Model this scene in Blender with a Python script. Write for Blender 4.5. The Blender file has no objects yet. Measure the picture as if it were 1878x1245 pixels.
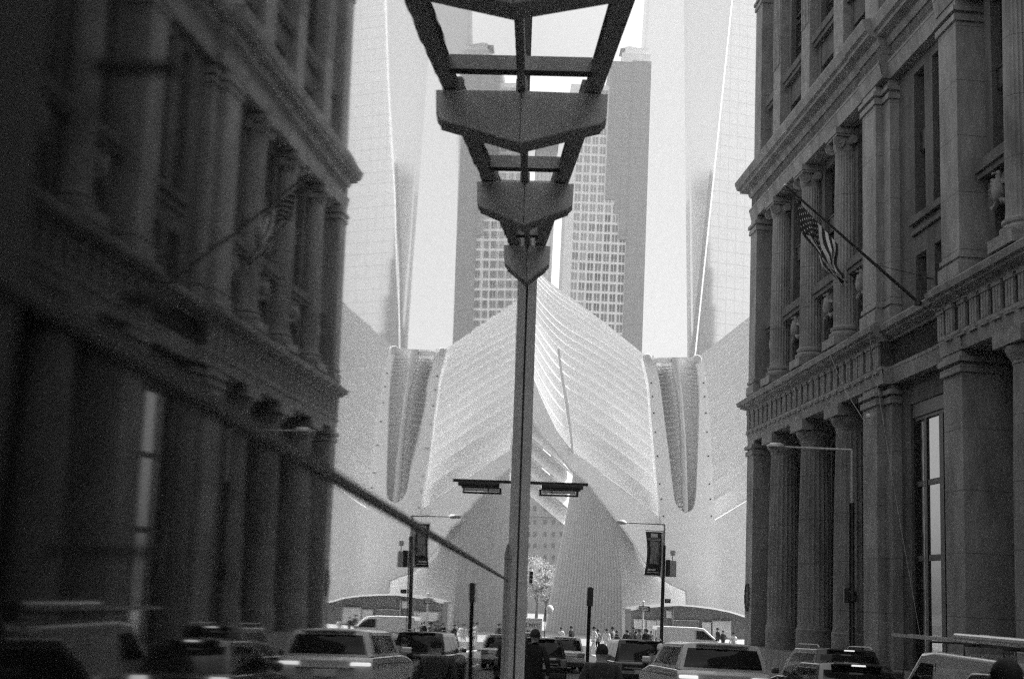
import bpy, bmesh, math, random
from mathutils import Vector, Matrix
random.seed(11)
rad = math.radians
SC = bpy.context.scene
COL = SC.collection

# ------------------------------------------------------------------ camera, sky, sun, exposure
PITCH, ROLL, FPX, PW, PH = 11.4, 3.1, 2300.0, 1878.0, 1245.0
def _cam():
    p, r = rad(PITCH), rad(ROLL)
    F = Vector((0, math.cos(p), math.sin(p))); U0 = Vector((0, -math.sin(p), math.cos(p))); R0 = Vector((1, 0, 0))
    R = R0*math.cos(r) + U0*math.sin(r); U = U0*math.cos(r) - R0*math.sin(r)
    return R, U, F
CR, CU, CF = _cam()
cd = bpy.data.cameras.new('camera'); cam = bpy.data.objects.new('camera', cd); COL.objects.link(cam)
cam.matrix_world = Matrix(((CR.x, CU.x, -CF.x, 0), (CR.y, CU.y, -CF.y, 0), (CR.z, CU.z, -CF.z, 0), (0, 0, 0, 1)))
cd.sensor_width = 36; cd.lens = FPX/PW*36; cd.clip_start = .05; cd.clip_end = 5000
cd.dof.use_dof = True; cd.dof.focus_distance = 80; cd.dof.aperture_fstop = 3.6
SC.camera = cam
SUN_EL, SUN_AZ = 50, 62          # degrees above the horizon, clockwise from the street's end
w = bpy.data.worlds.new('World'); SC.world = w; w.use_nodes = True
nt = w.node_tree; bg = nt.nodes['Background']
sky = nt.nodes.new('ShaderNodeTexSky'); sky.sky_type = 'NISHITA'; sky.sun_disc = False
sky.sun_elevation = rad(SUN_EL); sky.sun_rotation = rad(SUN_AZ); sky.air_density = 1.0; sky.dust_density = 4.0; sky.ozone_density = 1.0
bw = nt.nodes.new('ShaderNodeRGBToBW'); nt.links.new(sky.outputs[0], bw.inputs[0]); nt.links.new(bw.outputs[0], bg.inputs[0])
bg.inputs[1].default_value = 0.14
sl = bpy.data.lights.new('sun', 'SUN'); sl.energy = 3.0; sl.angle = rad(.55); sl.color = (1, 1, 1)
so = bpy.data.objects.new('sun', sl); COL.objects.link(so)
sd = Vector((math.sin(rad(SUN_AZ))*math.cos(rad(SUN_EL)), math.cos(rad(SUN_AZ))*math.cos(rad(SUN_EL)), math.sin(rad(SUN_EL))))
so.rotation_euler = (-sd).to_track_quat('-Z', 'Y').to_euler(); so.location = sd*300
SC.view_settings.view_transform = 'Standard'; SC.view_settings.look = 'None'
SC.view_settings.exposure = 1.35; SC.view_settings.gamma = 1
SC.render.engine = 'CYCLES'
SC.cycles.max_bounces = 8; SC.cycles.glossy_bounces = 5; SC.cycles.diffuse_bounces = 3; SC.cycles.transparent_max_bounces = 12
SC.cycles.sample_clamp_indirect = 3
SC.cycles.use_denoising = False; SC.cycles.use_adaptive_sampling = False; SC.cycles.pixel_filter_type = 'BLACKMAN_HARRIS'; SC.cycles.filter_width = 1.3

# ------------------------------------------------------------------ helpers
def at(px, py, Y):
    v = CF + CR*((px-PW/2)/FPX) - CU*((py-PH/2)/FPX)
    return v*(Y/v.y)
FA = rad(-3.64)
FT = Vector((math.sin(FA), math.cos(FA), 0)); FN = Vector((FT.y, -FT.x, 0))
def W(s, o, z): return FT*s + FN*(20+o) + Vector((0, 0, z))
def lerp(a, b, t): return a+(b-a)*t
def pw(tab, x):
    if x <= tab[0][0]: return tab[0][1]
    for (a, b), (c, d) in zip(tab, tab[1:]):
        if x <= c: return b+(d-b)*(x-a)/(c-a)
    return tab[-1][1]
def gz(Y): return -1.8-.03*min(Y, 60)

class MB:
    def __init__(s): s.v = []; s.f = []
    def quad(s, a, b, c, d):
        n = len(s.v); s.v += [Vector(a), Vector(b), Vector(c), Vector(d)]; s.f.append((n, n+1, n+2, n+3)); return s
    def hexa(s, P):                       # 8 corners: 0-3 one face, 4-7 the opposite one in the same order
        n = len(s.v); s.v += [Vector(p) for p in P]
        for q in ((0, 1, 2, 3), (7, 6, 5, 4), (0, 4, 5, 1), (1, 5, 6, 2), (2, 6, 7, 3), (3, 7, 4, 0)): s.f.append(tuple(n+i for i in q))
        return s
    def box(s, x0, x1, y0, y1, z0, z1, T=None):
        P = [(x0, y0, z0), (x1, y0, z0), (x1, y1, z0), (x0, y1, z0), (x0, y0, z1), (x1, y0, z1), (x1, y1, z1), (x0, y1, z1)]
        if T: P = [T(*p) for p in P]
        return s.hexa(P)
    def prism(s, poly, d):                # polygon of 3D points pushed along vector d
        n = len(s.v); k = len(poly); d = Vector(d)
        s.v += [Vector(p) for p in poly]+[Vector(p)+d for p in poly]
        s.f.append(tuple(range(n, n+k))); s.f.append(tuple(range(n+2*k-1, n+k-1, -1)))
        for i in range(k):
            j = (i+1) % k; s.f.append((n+i, n+j, n+k+j, n+k+i))
        return s
    def grid(s, rows, close=False):       # rows of equal length
        n = len(s.v); m = len(rows[0])
        for r in rows: s.v += [Vector(p) for p in r]
        for i in range(len(rows)-1):
            for j in range(m if close else m-1):
                k = (j+1) % m; s.f.append((n+i*m+j, n+i*m+k, n+(i+1)*m+k, n+(i+1)*m+j))
        return s
    def solid(s, rows, d):                # grid with thickness d
        d = Vector(d); m = len(rows[0]); n = len(rows)
        back = [[Vector(p)+d for p in r] for r in rows]
        s.grid(rows); s.grid(back)
        for i in range(n-1):
            s.quad(rows[i][0], rows[i+1][0], back[i+1][0], back[i][0]); s.quad(rows[i][-1], rows[i+1][-1], back[i+1][-1], back[i][-1])
        for j in range(m-1):
            s.quad(rows[0][j], rows[0][j+1], back[0][j+1], back[0][j]); s.quad(rows[-1][j], rows[-1][j+1], back[-1][j+1], back[-1][j])
        return s
    def lathe(s, prof, c, seg=24, axis='z', flute=0, fd=.0, fr=(0, 0)):
        rows = []
        for r, z in prof:
            row = []
            for i in range(seg):
                a = 2*math.pi*i/seg; rr = r
                if flute and fr[0] <= z <= fr[1]: rr = r-fd*abs(math.sin(a*flute/2))
                x, y = rr*math.cos(a), rr*math.sin(a)
                p = (x, y, z) if axis == 'z' else ((z, x, y) if axis == 'x' else (x, z, y))
                row.append(Vector(c)+Vector(p))
            rows.append(row)
        n = len(s.v); s.grid(rows, True); k = len(rows)
        s.f.append(tuple(range(n+seg-1, n-1, -1))); s.f.append(tuple(range(n+(k-1)*seg, n+k*seg)))
        return s
    def tube(s, pts, r, seg=8):
        pts = [Vector(p) for p in pts]; rs = r if isinstance(r, (list, tuple)) else [r]*len(pts); rows = []
        for i, p in enumerate(pts):
            d = (pts[min(i+1, len(pts)-1)]-pts[max(i-1, 0)]).normalized()
            a = d.cross(Vector((0, 0, 1)))
            if a.length < .05: a = d.cross(Vector((0, 1, 0)))
            a.normalize(); b = d.cross(a)
            rows.append([p+a*rs[i]*math.cos(2*math.pi*k/seg)+b*rs[i]*math.sin(2*math.pi*k/seg) for k in range(seg)])
        n = len(s.v); s.grid(rows, True); k = len(rows)
        s.f.append(tuple(range(n+seg-1, n-1, -1))); s.f.append(tuple(range(n+(k-1)*seg, n+k*seg)))
        return s
    def build(s, name, mat, parent=None, smooth=False, bevel=0, world=True, merge=False, sub=0, loc=None):
        me = bpy.data.meshes.new(name); off = Vector((0, 0, 0))
        if loc is not None: off = Vector(loc)
        elif parent is not None and world:
            p = parent
            while p is not None: off = off+p.location; p = p.parent
        me.from_pydata([tuple(v-off) for v in s.v], [], s.f)
        if merge or smooth:
            bm = bmesh.new(); bm.from_mesh(me)
            bmesh.ops.remove_doubles(bm, verts=bm.verts, dist=.0005)
            bmesh.ops.recalc_face_normals(bm, faces=bm.faces); bm.to_mesh(me); bm.free()
        else:
            bm = bmesh.new(); bm.from_mesh(me); bmesh.ops.recalc_face_normals(bm, faces=bm.faces); bm.to_mesh(me); bm.free()
        me.materials.append(mat)
        o = bpy.data.objects.new(name, me); COL.objects.link(o)
        if parent is not None: o.parent = parent
        if loc is not None: o.location = loc
        if smooth:
            for p in me.polygons: p.use_smooth = True
            try: me.set_sharp_from_angle(angle=rad(smooth if smooth is not True else 40))
            except Exception: pass
        if bevel:
            b = o.modifiers.new('bevel', 'BEVEL'); b.width = bevel; b.segments = 3; b.limit_method = 'ANGLE'; b.angle_limit = rad(28)
            if smooth: b.harden_normals = False
        if sub:
            q = o.modifiers.new('sub', 'SUBSURF'); q.levels = sub; q.render_levels = sub
        return o

def tag(o, label=None, cat=None, group=None, kind=None):
    if label: o['label'] = label
    if cat: o['category'] = cat
    if group: o['group'] = group
    if kind: o['kind'] = kind
    return o
def thing(name, loc, label, cat, rz=0, group=None):
    o = bpy.data.objects.new(name, None); COL.objects.link(o); o.location = loc; o.rotation_euler = (0, 0, rz); o.empty_display_size = .3
    return tag(o, label, cat, group)
def copy_tree(o, parent=None):
    c = o.copy(); COL.objects.link(c); c.parent = parent
    for ch in [x for x in COL.objects if x.parent is o]: copy_tree(ch, c)
    return c

# ------------------------------------------------------------------ materials (a grey world: every colour is a grey)
def mat(name, v, rough=.7, metal=0, noise=0, scale=3, bump=0, bscale=None, spec=None, coat=0, stretch=None, joint=0):
    m = bpy.data.materials.new(name); m.use_nodes = True; n = m.node_tree; b = n.nodes['Principled BSDF']
    b.inputs['Base Color'].default_value = (v, v, v, 1); b.inputs['Roughness'].default_value = rough; b.inputs['Metallic'].default_value = metal
    if spec is not None: b.inputs['Specular IOR Level'].default_value = spec
    if coat: b.inputs['Coat Weight'].default_value = coat; b.inputs['Coat Roughness'].default_value = .04
    if noise or bump or joint:
        g = n.nodes.new('ShaderNodeNewGeometry'); mp = n.nodes.new('ShaderNodeMapping'); n.links.new(g.outputs['Position'], mp.inputs[0])
        if stretch: mp.inputs['Scale'].default_value = stretch
    out = None
    if noise:
        a = n.nodes.new('ShaderNodeTexNoise'); a.inputs['Scale'].default_value = scale; a.inputs['Detail'].default_value = 8; a.inputs['Roughness'].default_value = .65
        n.links.new(mp.outputs[0], a.inputs['Vector'])
        r = n.nodes.new('ShaderNodeMapRange'); r.inputs[1].default_value = .3; r.inputs[2].default_value = .7; r.inputs[3].default_value = v*(1-noise); r.inputs[4].default_value = v*(1+noise)
        n.links.new(a.outputs['Fac'], r.inputs[0]); out = r.outputs[0]
    if joint:
        sx = n.nodes.new('ShaderNodeSeparateXYZ'); n.links.new(g.outputs['Position'], sx.inputs[0])
        q = n.nodes.new('ShaderNodeMath'); q.operation = 'DIVIDE'; q.inputs[1].default_value = joint; n.links.new(sx.outputs[2], q.inputs[0])
        fr = n.nodes.new('ShaderNodeMath'); fr.operation = 'FRACT'; n.links.new(q.outputs[0], fr.inputs[0])
        lt = n.nodes.new('ShaderNodeMath'); lt.operation = 'LESS_THAN'; lt.inputs[1].default_value = .03/joint; n.links.new(fr.outputs[0], lt.inputs[0])
        mm = n.nodes.new('ShaderNodeMath'); mm.operation = 'MULTIPLY_ADD'; mm.inputs[1].default_value = -.55; mm.inputs[2].default_value = 1; n.links.new(lt.outputs[0], mm.inputs[0])
        mu = n.nodes.new('ShaderNodeMath'); mu.operation = 'MULTIPLY'; n.links.new(mm.outputs[0], mu.inputs[0])
        if out: n.links.new(out, mu.inputs[1])
        else: mu.inputs[1].default_value = v
        out = mu.outputs[0]
    if out: n.links.new(out, b.inputs['Base Color'])
    if bump:
        a = n.nodes.new('ShaderNodeTexNoise'); a.inputs['Scale'].default_value = bscale or scale*3; a.inputs['Detail'].default_value = 6
        n.links.new(mp.outputs[0], a.inputs['Vector'])
        bp = n.nodes.new('ShaderNodeBump'); bp.inputs['Strength'].default_value = 1; bp.inputs['Distance'].default_value = bump
        n.links.new(a.outputs['Fac'], bp.inputs['Height']); n.links.new(bp.outputs[0], b.inputs['Normal'])
    return m
def glow(name, v, s):
    m = mat(name, v, .4); b = m.node_tree.nodes['Principled BSDF']; b.inputs['Emission Color'].default_value = (1, 1, 1, 1); b.inputs['Emission Strength'].default_value = s; return m
M = {}
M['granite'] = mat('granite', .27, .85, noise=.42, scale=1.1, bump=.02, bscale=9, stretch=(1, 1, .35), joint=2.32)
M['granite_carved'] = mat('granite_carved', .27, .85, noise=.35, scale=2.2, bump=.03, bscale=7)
M['granite_shade'] = mat('granite_shade', .105, .9, noise=.45, scale=1.1, bump=.02, bscale=8, stretch=(1, 1, .3), joint=2.32)  # darker granite copy: the shade of the recesses put into the colour
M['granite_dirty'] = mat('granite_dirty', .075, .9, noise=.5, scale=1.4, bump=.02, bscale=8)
M['frame_dark'] = mat('frame_dark', .02, .4, spec=.4)
M['bronze'] = mat('bronze', .03, .4, metal=.3, noise=.3)
M['glass_dark'] = mat('glass_dark', .015, .08, spec=.6, bump=.01, bscale=.7)
M['glass_bright'] = mat('glass_bright', .36, .05, metal=.85, bump=.004, bscale=1.5)
M['asphalt'] = mat('asphalt', .05, .85, noise=.35, scale=1.5, bump=.006, bscale=60)
M['pavement'] = mat('pavement', .2, .85, noise=.25, scale=1.2, bump=.004, bscale=40)
M['plaza'] = mat('plaza', .30, .8, noise=.15, scale=.4)
M['kerb'] = mat('kerb', .22, .8, noise=.3)
M['paint'] = mat('paint', .6, .7, noise=.25, scale=4)
M['white_steel'] = mat('white_steel', .60, .85, noise=.05, scale=.25, bump=.01, bscale=3)
M['white_rim'] = mat('white_rim', .68, .4)
M['white_hull'] = mat('white_hull', .86, .85, noise=.04, scale=.4, bump=.01, bscale=2)
M['white_fine'] = mat('white_fine', .72, .8, noise=.06, scale=.5)
M['steel_dark'] = mat('steel_dark', .46, .5, metal=0, noise=.2, scale=2)
M['steel_grey'] = mat('steel_grey', .78, .6, metal=0, noise=.15, scale=3)
M['galvanised'] = mat('galvanised', .6, .45, metal=.25, noise=.2, scale=4)
M['black_paint'] = mat('black_paint', .012, .35)
M['tyre'] = mat('tyre', .015, .9); M['rim'] = mat('rim', .35, .3, metal=.8)
M['plastic'] = mat('plastic', .025, .5)
M['white_plastic'] = mat('white_plastic', .75, .5)
M['lamp_red'] = glow('lamp_red', .5, .35); M['lamp_off'] = mat('lamp_off', .25, .15, coat=1)
M['plate'] = mat('plate', .6, .5)
M['leaf'] = mat('leaf', .32, .6, noise=.5, scale=3); _n = M['leaf'].node_tree; _t = _n.nodes.new('ShaderNodeBsdfTranslucent'); _t.inputs[0].default_value = (.5, .5, .5, 1); _m = _n.nodes.new('ShaderNodeMixShader'); _m.inputs[0].default_value = .5
_n.links.new(_n.nodes['Principled BSDF'].outputs[0], _m.inputs[1]); _n.links.new(_t.outputs[0], _m.inputs[2]); _n.links.new(_m.outputs[0], _n.nodes['Material Output'].inputs[0])
M['bark'] = mat('bark', .10, .9)
M['skin'] = mat('skin', .3, .6); M['hair'] = mat('hair', .015, .8); M['cloth_black'] = mat('cloth_black', .013, .9, noise=.3, scale=20, bump=.004, bscale=25)
M['cloth_grey'] = mat('cloth_grey', .045, .9, noise=.3, scale=15, bump=.006, bscale=20); M['cloth_white'] = mat('cloth_white', .75, .9); M['cloth_mid'] = mat('cloth_mid', .25, .9)
def paint(name, v, coat=1, metal=.2): return mat(name, v, .32, metal=metal, coat=coat, bump=.0008, bscale=4)
M['car_black'] = paint('car_black', .015); M['car_silver'] = paint('car_silver', .55, metal=.15); M['car_white'] = paint('car_white', .88, metal=0); M['car_grey'] = paint('car_grey', .12); M['car_dark'] = paint('car_dark', .03)
M['car_glass'] = mat('car_glass', .006, .05, spec=.35)
M['van_white'] = paint('van_white', .42, metal=0)
M['hall_glass'] = mat('hall_glass', .8, .5, noise=.15, scale=1.2)
M['pavilion'] = mat('pavilion', .22, .7, noise=.1)
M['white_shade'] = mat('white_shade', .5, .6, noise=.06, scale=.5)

# ------------------------------------------------------------------ ground
def F_(D, Y):                              # point at lateral distance D from the camera's street axis, at view depth Y
    return Vector((D/FN.x-Y*FN.y/FN.x, Y, 0))
def strip(D0, D1, Y0, Y1, dz, th=0, n=8):
    rows = []
    ys = sorted(set([Y0, Y1]+[y for y in (0, 60) if Y0 < y < Y1]+[lerp(Y0, Y1, i/n) for i in range(n+1)]))
    for y in ys:
        z = (gz(y) if y > 0 else -1.8)+dz
        rows.append([F_(D0, y)+Vector((0, 0, z)), F_(D1, y)+Vector((0, 0, z))])
    return rows
m = MB(); ys = [-300, -60, 0, 15, 30, 45, 60, 90, 140, 300, 1000, 4000]
m.grid([[Vector((x, y, gz(y) if y > 0 else -1.8)) for x in (-3000, -300, -60, 0, 60, 300, 3000)] for y in ys])
tag(m.build('street', M['asphalt']), kind='structure')
m = MB(); m.solid(strip(14.6, 21.9, -20, 79, .15), (0, 0, -.3)); tag(m.build('pavement_far_side', M['pavement']), kind='structure')
m = MB(); m.solid(strip(-12, 3.7, -20, 96, .15), (0, 0, -.3)); tag(m.build('pavement_near_side', M['pavement']), kind='structure')
m = MB()
for D, s in ((14.45, .15), (3.7, .15)): m.solid(strip(D, D+s, -20, 79, .16), (0, 0, -.3))
tag(m.build('kerb', M['kerb']), kind='structure')
m = MB(); m.grid([[Vector((x, y, -3.595)) for x in (-60, 90)] for y in (97, 240)])
tag(m.build('plaza_paving', M['plaza']), kind='structure')
m = MB()
for k in range(9): m.grid(strip(8.95, 9.1, 8+k*8, 11+k*8, .004, n=1))
for k in range(7): m.grid(strip(4.4+k*1.4, 5.0+k*1.4, 80, 83, .004, n=1))
tag(m.build('road_marking', M['paint']), kind='structure')

# ------------------------------------------------------------------ the columned stone office building on the right
GA, GC, GD = M['granite'], M['granite_carved'], M['granite_dirty']
off = thing('office_building', W(60, 6, -3.6), 'grey granite office building with tiers of fluted columns along the right of the street', 'building')
T = lambda s, o, z: W(s, o, z)
S1, S0 = 77.0, 20.0                        # far corner and how far the facade runs towards the camera
GROUPS = [(72.3, 66.4, 60.6), (41.6, 35.7, 29.9)]
def fb(m, s0, s1, o0, o1, z0, z1): return m.box(s0, s1, o0, o1, z0, z1, T)
# body: back wall of each tier and the tall mass above
m = MB()
fb(m, S0, 76.2, 2.6, 30, -4.3, 12.45); fb(m, S0, 76.3, 1.65, 30, 12.45, 27.2); fb(m, S0, 76.4, 1.2, 30, 27.2, 64)
m.build('back_wall', M['granite_shade'], off)
# plinth
m = MB(); fb(m, S0, S1+.1, -.1, 2.55, -4.3, -2.3); m.build('plinth', GA, off, bevel=.03)
# piers: (s0, s1, o) in steps
for z0, z1, dep, cap in ((-2.3, 9.95, 2.6, 9.1), (12.9, 24.35, 1.7, 23.4), (27.3, 64, 1.3, 39)):
    k = 0 if z0 < 20 else .15
    for s0, s1, o in ((75.5, 77, 0), (54.4, 56.2, 0), (53.55, 54.39, .35), (45.45, 47.15, 0), (25.8, 27.6, 0), (24.9, 25.79, .35)):
        m = MB()
        fb(m, s0, s1, o+k, dep, z0, z1)
        fb(m, s0-.1, s1+.1, o+k-.1, dep, cap, cap+.28); fb(m, s0-.16, s1+.16, o+k-.16, dep, cap+.4, cap+.62)
        if z0 > 10: fb(m, s0-.12, s1+.12, o+k-.12, dep, z0, z0+.55); fb(m, s0-.07, s1+.07, o+k-.07, dep, z0+.7, z0+.9)
        m.build('pier', GA, off, bevel=.02)
# wall of the window bay between the piers
m = MB()
for s0, s1, z0, z1 in ((53.54, 52.5, -2.3, 8.9), (48.9, 47.16, -2.3, 8.9), (53.54, 47.16, 8.9, 9.95)): fb(m, s1, s0, .8, 2.7, z0, z1)
zs = [12.9, 15.36, 17.24, 23.85, 24.35]
for s0, s1 in ((53.54, 51.75), (50.6, 49.72), (48.62, 47.16)): fb(m, s1, s0, .8, 1.7, 12.9, 24.35)
for s0, s1 in ((51.75, 50.6), (49.72, 48.62)):
    fb(m, s1, s0, .8, 1.7, 15.36, 17.24); fb(m, s1, s0, .8, 1.7, 23.85, 24.35)
fb(m, 48.3, 52.1, .6, .8, 16.78, 17.1); fb(m, 48.4, 52, .68, .8, 16.3, 16.5)
for s0, s1 in ((53.54, 51.75), (50.6, 49.72), (48.62, 47.16)): fb(m, s1, s0, .8, 1.3, 27.3, 64)
for z0, z1 in ((27.3, 28.4), (30, 32), (38.9, 42.5), (49, 52), (59, 64)):
    for s0, s1 in ((51.75, 50.6), (49.72, 48.62)): fb(m, s1, s0, .8, 1.3, z0, z1)
m.build('bay_wall', M['granite_shade'], off, bevel=.015)

def window(s0, s1, o, z0, z1, name='window', nx=2, zz=None, glass='glass_dark', fr='frame_dark', t=.09, dep=.18):
    a = MB(); fb(a, s0, s1, o, o+dep, z0, z0+t*1.3); fb(a, s0, s1, o, o+dep, z1-t, z1)
    for i in range(nx+1):
        c = lerp(s0+t/2, s1-t/2, i/nx); fb(a, c-t/2, c+t/2, o+.002, o+dep, z0+t*1.3, z1-t)
    for z in (zz or [(z0+z1)/2]): fb(a, s0+t, s1-t, o+.03, o+dep, z-t*.8, z+t*.8)
    f = a.build(name, M[fr], off)
    b = MB(); fb(b, s0+t, s1-t, o+dep*.55, o+dep*.7, z0+t, z1-t); b.build('pane', M[glass], f)
    return f
# windows of the bay wall
for s0, s1 in ((50.6, 51.75), (48.62, 49.72)):
    window(s0, s1, 1.25, 12.95, 15.36); window(s0, s1, 1.25, 17.24, 20.2, zz=[18.7]); window(s0, s1, 1.25, 21.1, 23.85, zz=[22.4])
    b = MB(); fb(b, s0, s1, 1.05, 1.5, 20.2, 21.1); b.build('spandrel', M['bronze'], off)
    for z0, z1 in ((28.4, 30), (32, 35.2), (35.6, 38.9), (42.5, 49), (52, 59)): window(s0, s1, 1.1, z0, z1)
tw = window(48.9, 52.5, .93, -2.3, 8.3, 'tall_window', nx=1, zz=[2.33, 5.44], glass='glass_dark', t=.14, dep=.2)
for a0, a1 in ((51.15, 51.32), (49.45, 49.85)):
    b = MB(); fb(b, a0, a1, .935, 1.1, -2.15, 8.15); b.build('mullion', M['frame_dark'], tw)
for z0, z1 in ((-2.1, 2.2), (2.46, 5.31), (5.57, 8.1)):
    b = MB(); fb(b, 49.86, 51.14, 1.0, 1.03, z0, z1); b.build('pane', M['glass_bright'], tw)
b = MB(); fb(b, 49.28, 49.34, .95, 1.0, -2.1, 8.1); fb(b, 51.5, 51.54, .95, 1.0, -2.1, 8.1); b.build('trim', M['galvanised'], tw)
b = MB(); fb(b, 48.92, 52.48, .86, 1.3, 8.31, 8.88); b.build('window_head', M['bronze'], off)

# columns
def doric(s, o=1.0, full=True):
    c = W(s, o, 0)
    a = MB().lathe([(.92, -1.02), (.92, -.95)]+[(r, z) for z, r in ((-.94, .90), (.5, .895), (2.3, .885), (4.5, .86), (6.5, .82), (8.3, .775), (8.72, .765))], c, 80, flute=20, fd=.075, fr=(-.8, 8.5))
    col = a.build('column', GA, off, smooth=30)
    b = MB().lathe([(.77, 8.72), (.80, 8.76), (.79, 8.84), (.86, 8.95), (.97, 9.12), (1.03, 9.25), (1.03, 9.36), (.98, 9.4)], c, 32)
    b.box(s-1.08, s+1.08, o-1.08, o+1.08, 9.4, 9.95, T)
    b.build('capital', GC, col, smooth=35)
    MB().lathe([(.97, -2.3), (.97, -1.06), (.93, -1.02)], c, 32).build('column_base', GC, col, smooth=35)
def ionic(s, o=.72):
    c = W(s, o, 0)
    a = MB().lathe([(.66, 14.0), (.64, 14.3), (.635, 16.5), (.61, 19.5), (.57, 22.6), (.555, 23.25)], c, 96, flute=24, fd=.05, fr=(14.2, 23.0))
    col = a.build('column', GA, off, smooth=30)
    b = MB().lathe([(.80, 13.35), (.86, 13.45), (.86, 13.6), (.76, 13.66), (.72, 13.74), (.78, 13.8), (.78, 13.92), (.67, 14.0)], c, 32)
    b.box(s-.95, s+.95, o-.95, o+.95, 12.9, 13.35, T)
    b.build('column_base', GC, col, smooth=35)
    b = MB().lathe([(.56, 23.2), (.62, 23.3), (.66, 23.55), (.66, 23.9)], c, 32)
    for ds in (-.62, .62):
        for do in (-1, 1):
            cc = W(s+ds, o+do*.6, 23.62)
            b.lathe([(.03, -.06), (.12, -.1), (.14, -.05), (.3, -.07), (.3, .07), (.14, .05), (.12, .1), (.03, .06)], cc, 20, axis='y')
        b.lathe([(.22, -.55), (.16, -.2), (.16, .2), (.22, .55)], W(s+ds, o, 23.62), 16, axis='y')
    b.box(s-.82, s+.82, o-.78, o+.78, 23.9, 24.02, T); b.box(s-.88, s+.88, o-.84, o+.84, 24.02, 24.34, T)
    b.build('capital', GC, col, smooth=35)
def pilaster(s, top):
    a = MB()
    fb(a, s-.78, s+.78, .28, 1.25, 27.3, top)
    for k in range(5): fb(a, s-.66+k*.29, s-.50+k*.29, .22, .28, 33, top-1.5)
    fb(a, s-.9, s+.9, .16, 1.25, 27.3, 28.2); fb(a, s-.86, s+.86, .18, 1.25, 39.0, 39.3); fb(a, s-.95, s+.95, .1, 1.25, 39.6, 39.95)
    p = a.build('pilaster', GC, off, bevel=.015)
for g in GROUPS:
    for s in g: doric(s); ionic(s); pilaster(s, 64)
# bays between columns: walls, windows, ledges, carved birds
def eagle(s, o, z):
    a = MB()
    a.lathe([(.02, -.5), (.18, -.42), (.27, -.2), (.27, .1), (.2, .32), (.11, .45), (.12, .58), (.1, .7), (.02, .76)], W(s, o, z), 14)
    for sg in (-1, 1):
        for k in range(5):
            p0 = W(s+sg*.18, o+.02, z+.25); p1 = W(s+sg*(.55+.06*k), o+.05, z+.55-.12*k); p2 = W(s+sg*(.62-.05*k), o+.1, z+.05-.14*k)
            a.tube([p0, p1, p2], [.10, .11, .03], 6)
    a.tube([W(s-.1, o, z-.4), W(s-.5, o+.03, z-.62), W(s-.75, o+.05, z-.5)], [.09, .12, .07], 7); a.tube([W(s+.1, o, z-.4), W(s+.5, o+.03, z-.62), W(s+.75, o+.05, z-.5)], [.09, .12, .07], 7)
    a.tube([W(s, o-.1, z+.62), W(s, o-.24, z+.6), W(s, o-.27, z+.53)], [.06, .04, .015], 6)
    a.build('carved_eagle', GC, off, smooth=50)
def bay(sa, sb):                           # clear space between two uprights
    c = (sa+sb)/2; hw = min(1.35, (sb-sa)/2-1.05); wl, wr = c-hw, c+hw
    # tier 1 : tall dark window deep inside the portico
    window(wl-.2, wr+.2, 2.45, -2.3, 8.6, 'window', nx=3, zz=[2.3, 5.45], t=.12, dep=.14)
    a = MB(); fb(a, wl-.45, wl-.2, 2.3, 2.6, -2.3, 8.9); fb(a, wr+.2, wr+.45, 2.3, 2.6, -2.3, 8.9); fb(a, wl-.45, wr+.45, 2.3, 2.6, 8.6, 8.95); a.build('door_surround', M['granite_shade'], off)
    # tier 2
    a = MB()
    fb(a, wl-.55, wl, .95, 1.65, 12.9, 24.35); fb(a, wr, wr+.55, .95, 1.65, 12.9, 24.35)
    fb(a, wl, wr, 1.0, 1.65, 15.36, 17.3); fb(a, wl, wr, 1.0, 1.65, 12.6, 13.2); fb(a, wl, wr, 1.0, 1.65, 23.8, 24.35)
    fb(a, wl-.75, wr+.75, .5, .95, 16.85, 17.3); fb(a, wl-.68, wr+.68, .6, .95, 16.6, 16.85)
    a.build('window_surround', M['granite_shade'], off, bevel=.015)
    window(wl, wr, 1.35, 13.2, 15.36, nx=2); window(wl, wr, 1.35, 17.3, 20.1, nx=2, zz=[18.7]); window(wl, wr, 1.35, 21.0, 23.8, nx=2, zz=[22.4])
    a = MB(); fb(a, wl, wr, 1.15, 1.5, 20.1, 21.0); fb(a, wl, wr, 1.1, 1.2, 20.9, 21.0); a.build('spandrel', M['bronze'], off)
    eagle(c, .72, 15.75)
    # tier 3
    a = MB()
    fb(a, wl-.5, wl, .7, 1.3, 27.3, 64); fb(a, wr, wr+.5, .7, 1.3, 27.3, 64)
    for z0, z1 in ((27.2, 28.3), (29.9, 32.0), (38.9, 42.5), (49, 52), (59, 64)): fb(a, wl, wr, .75, 1.3, z0, z1)
    fb(a, wl-.6, wr+.6, .35, .7, 31.5, 31.95); fb(a, wl-.55, wr+.55, .45, .7, 31.25, 31.5)
    a.build('window_surround', M['granite_shade'], off, bevel=.015)
    for z0, z1 in ((28.3, 29.9), (32, 35.2), (35.6, 38.9), (42.5, 49), (52, 59)): window(wl, wr, 1.0, z0, z1)
ups = [S1-1.5-.0, 72.3, 66.4, 60.6, 56.2]
for a_, b_ in zip(ups[1:], ups): bay(a_, b_)
ups = [45.45, 41.6, 35.7, 29.9, 27.6]
for a_, b_ in zip(ups[1:], ups): bay(a_, b_)
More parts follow.
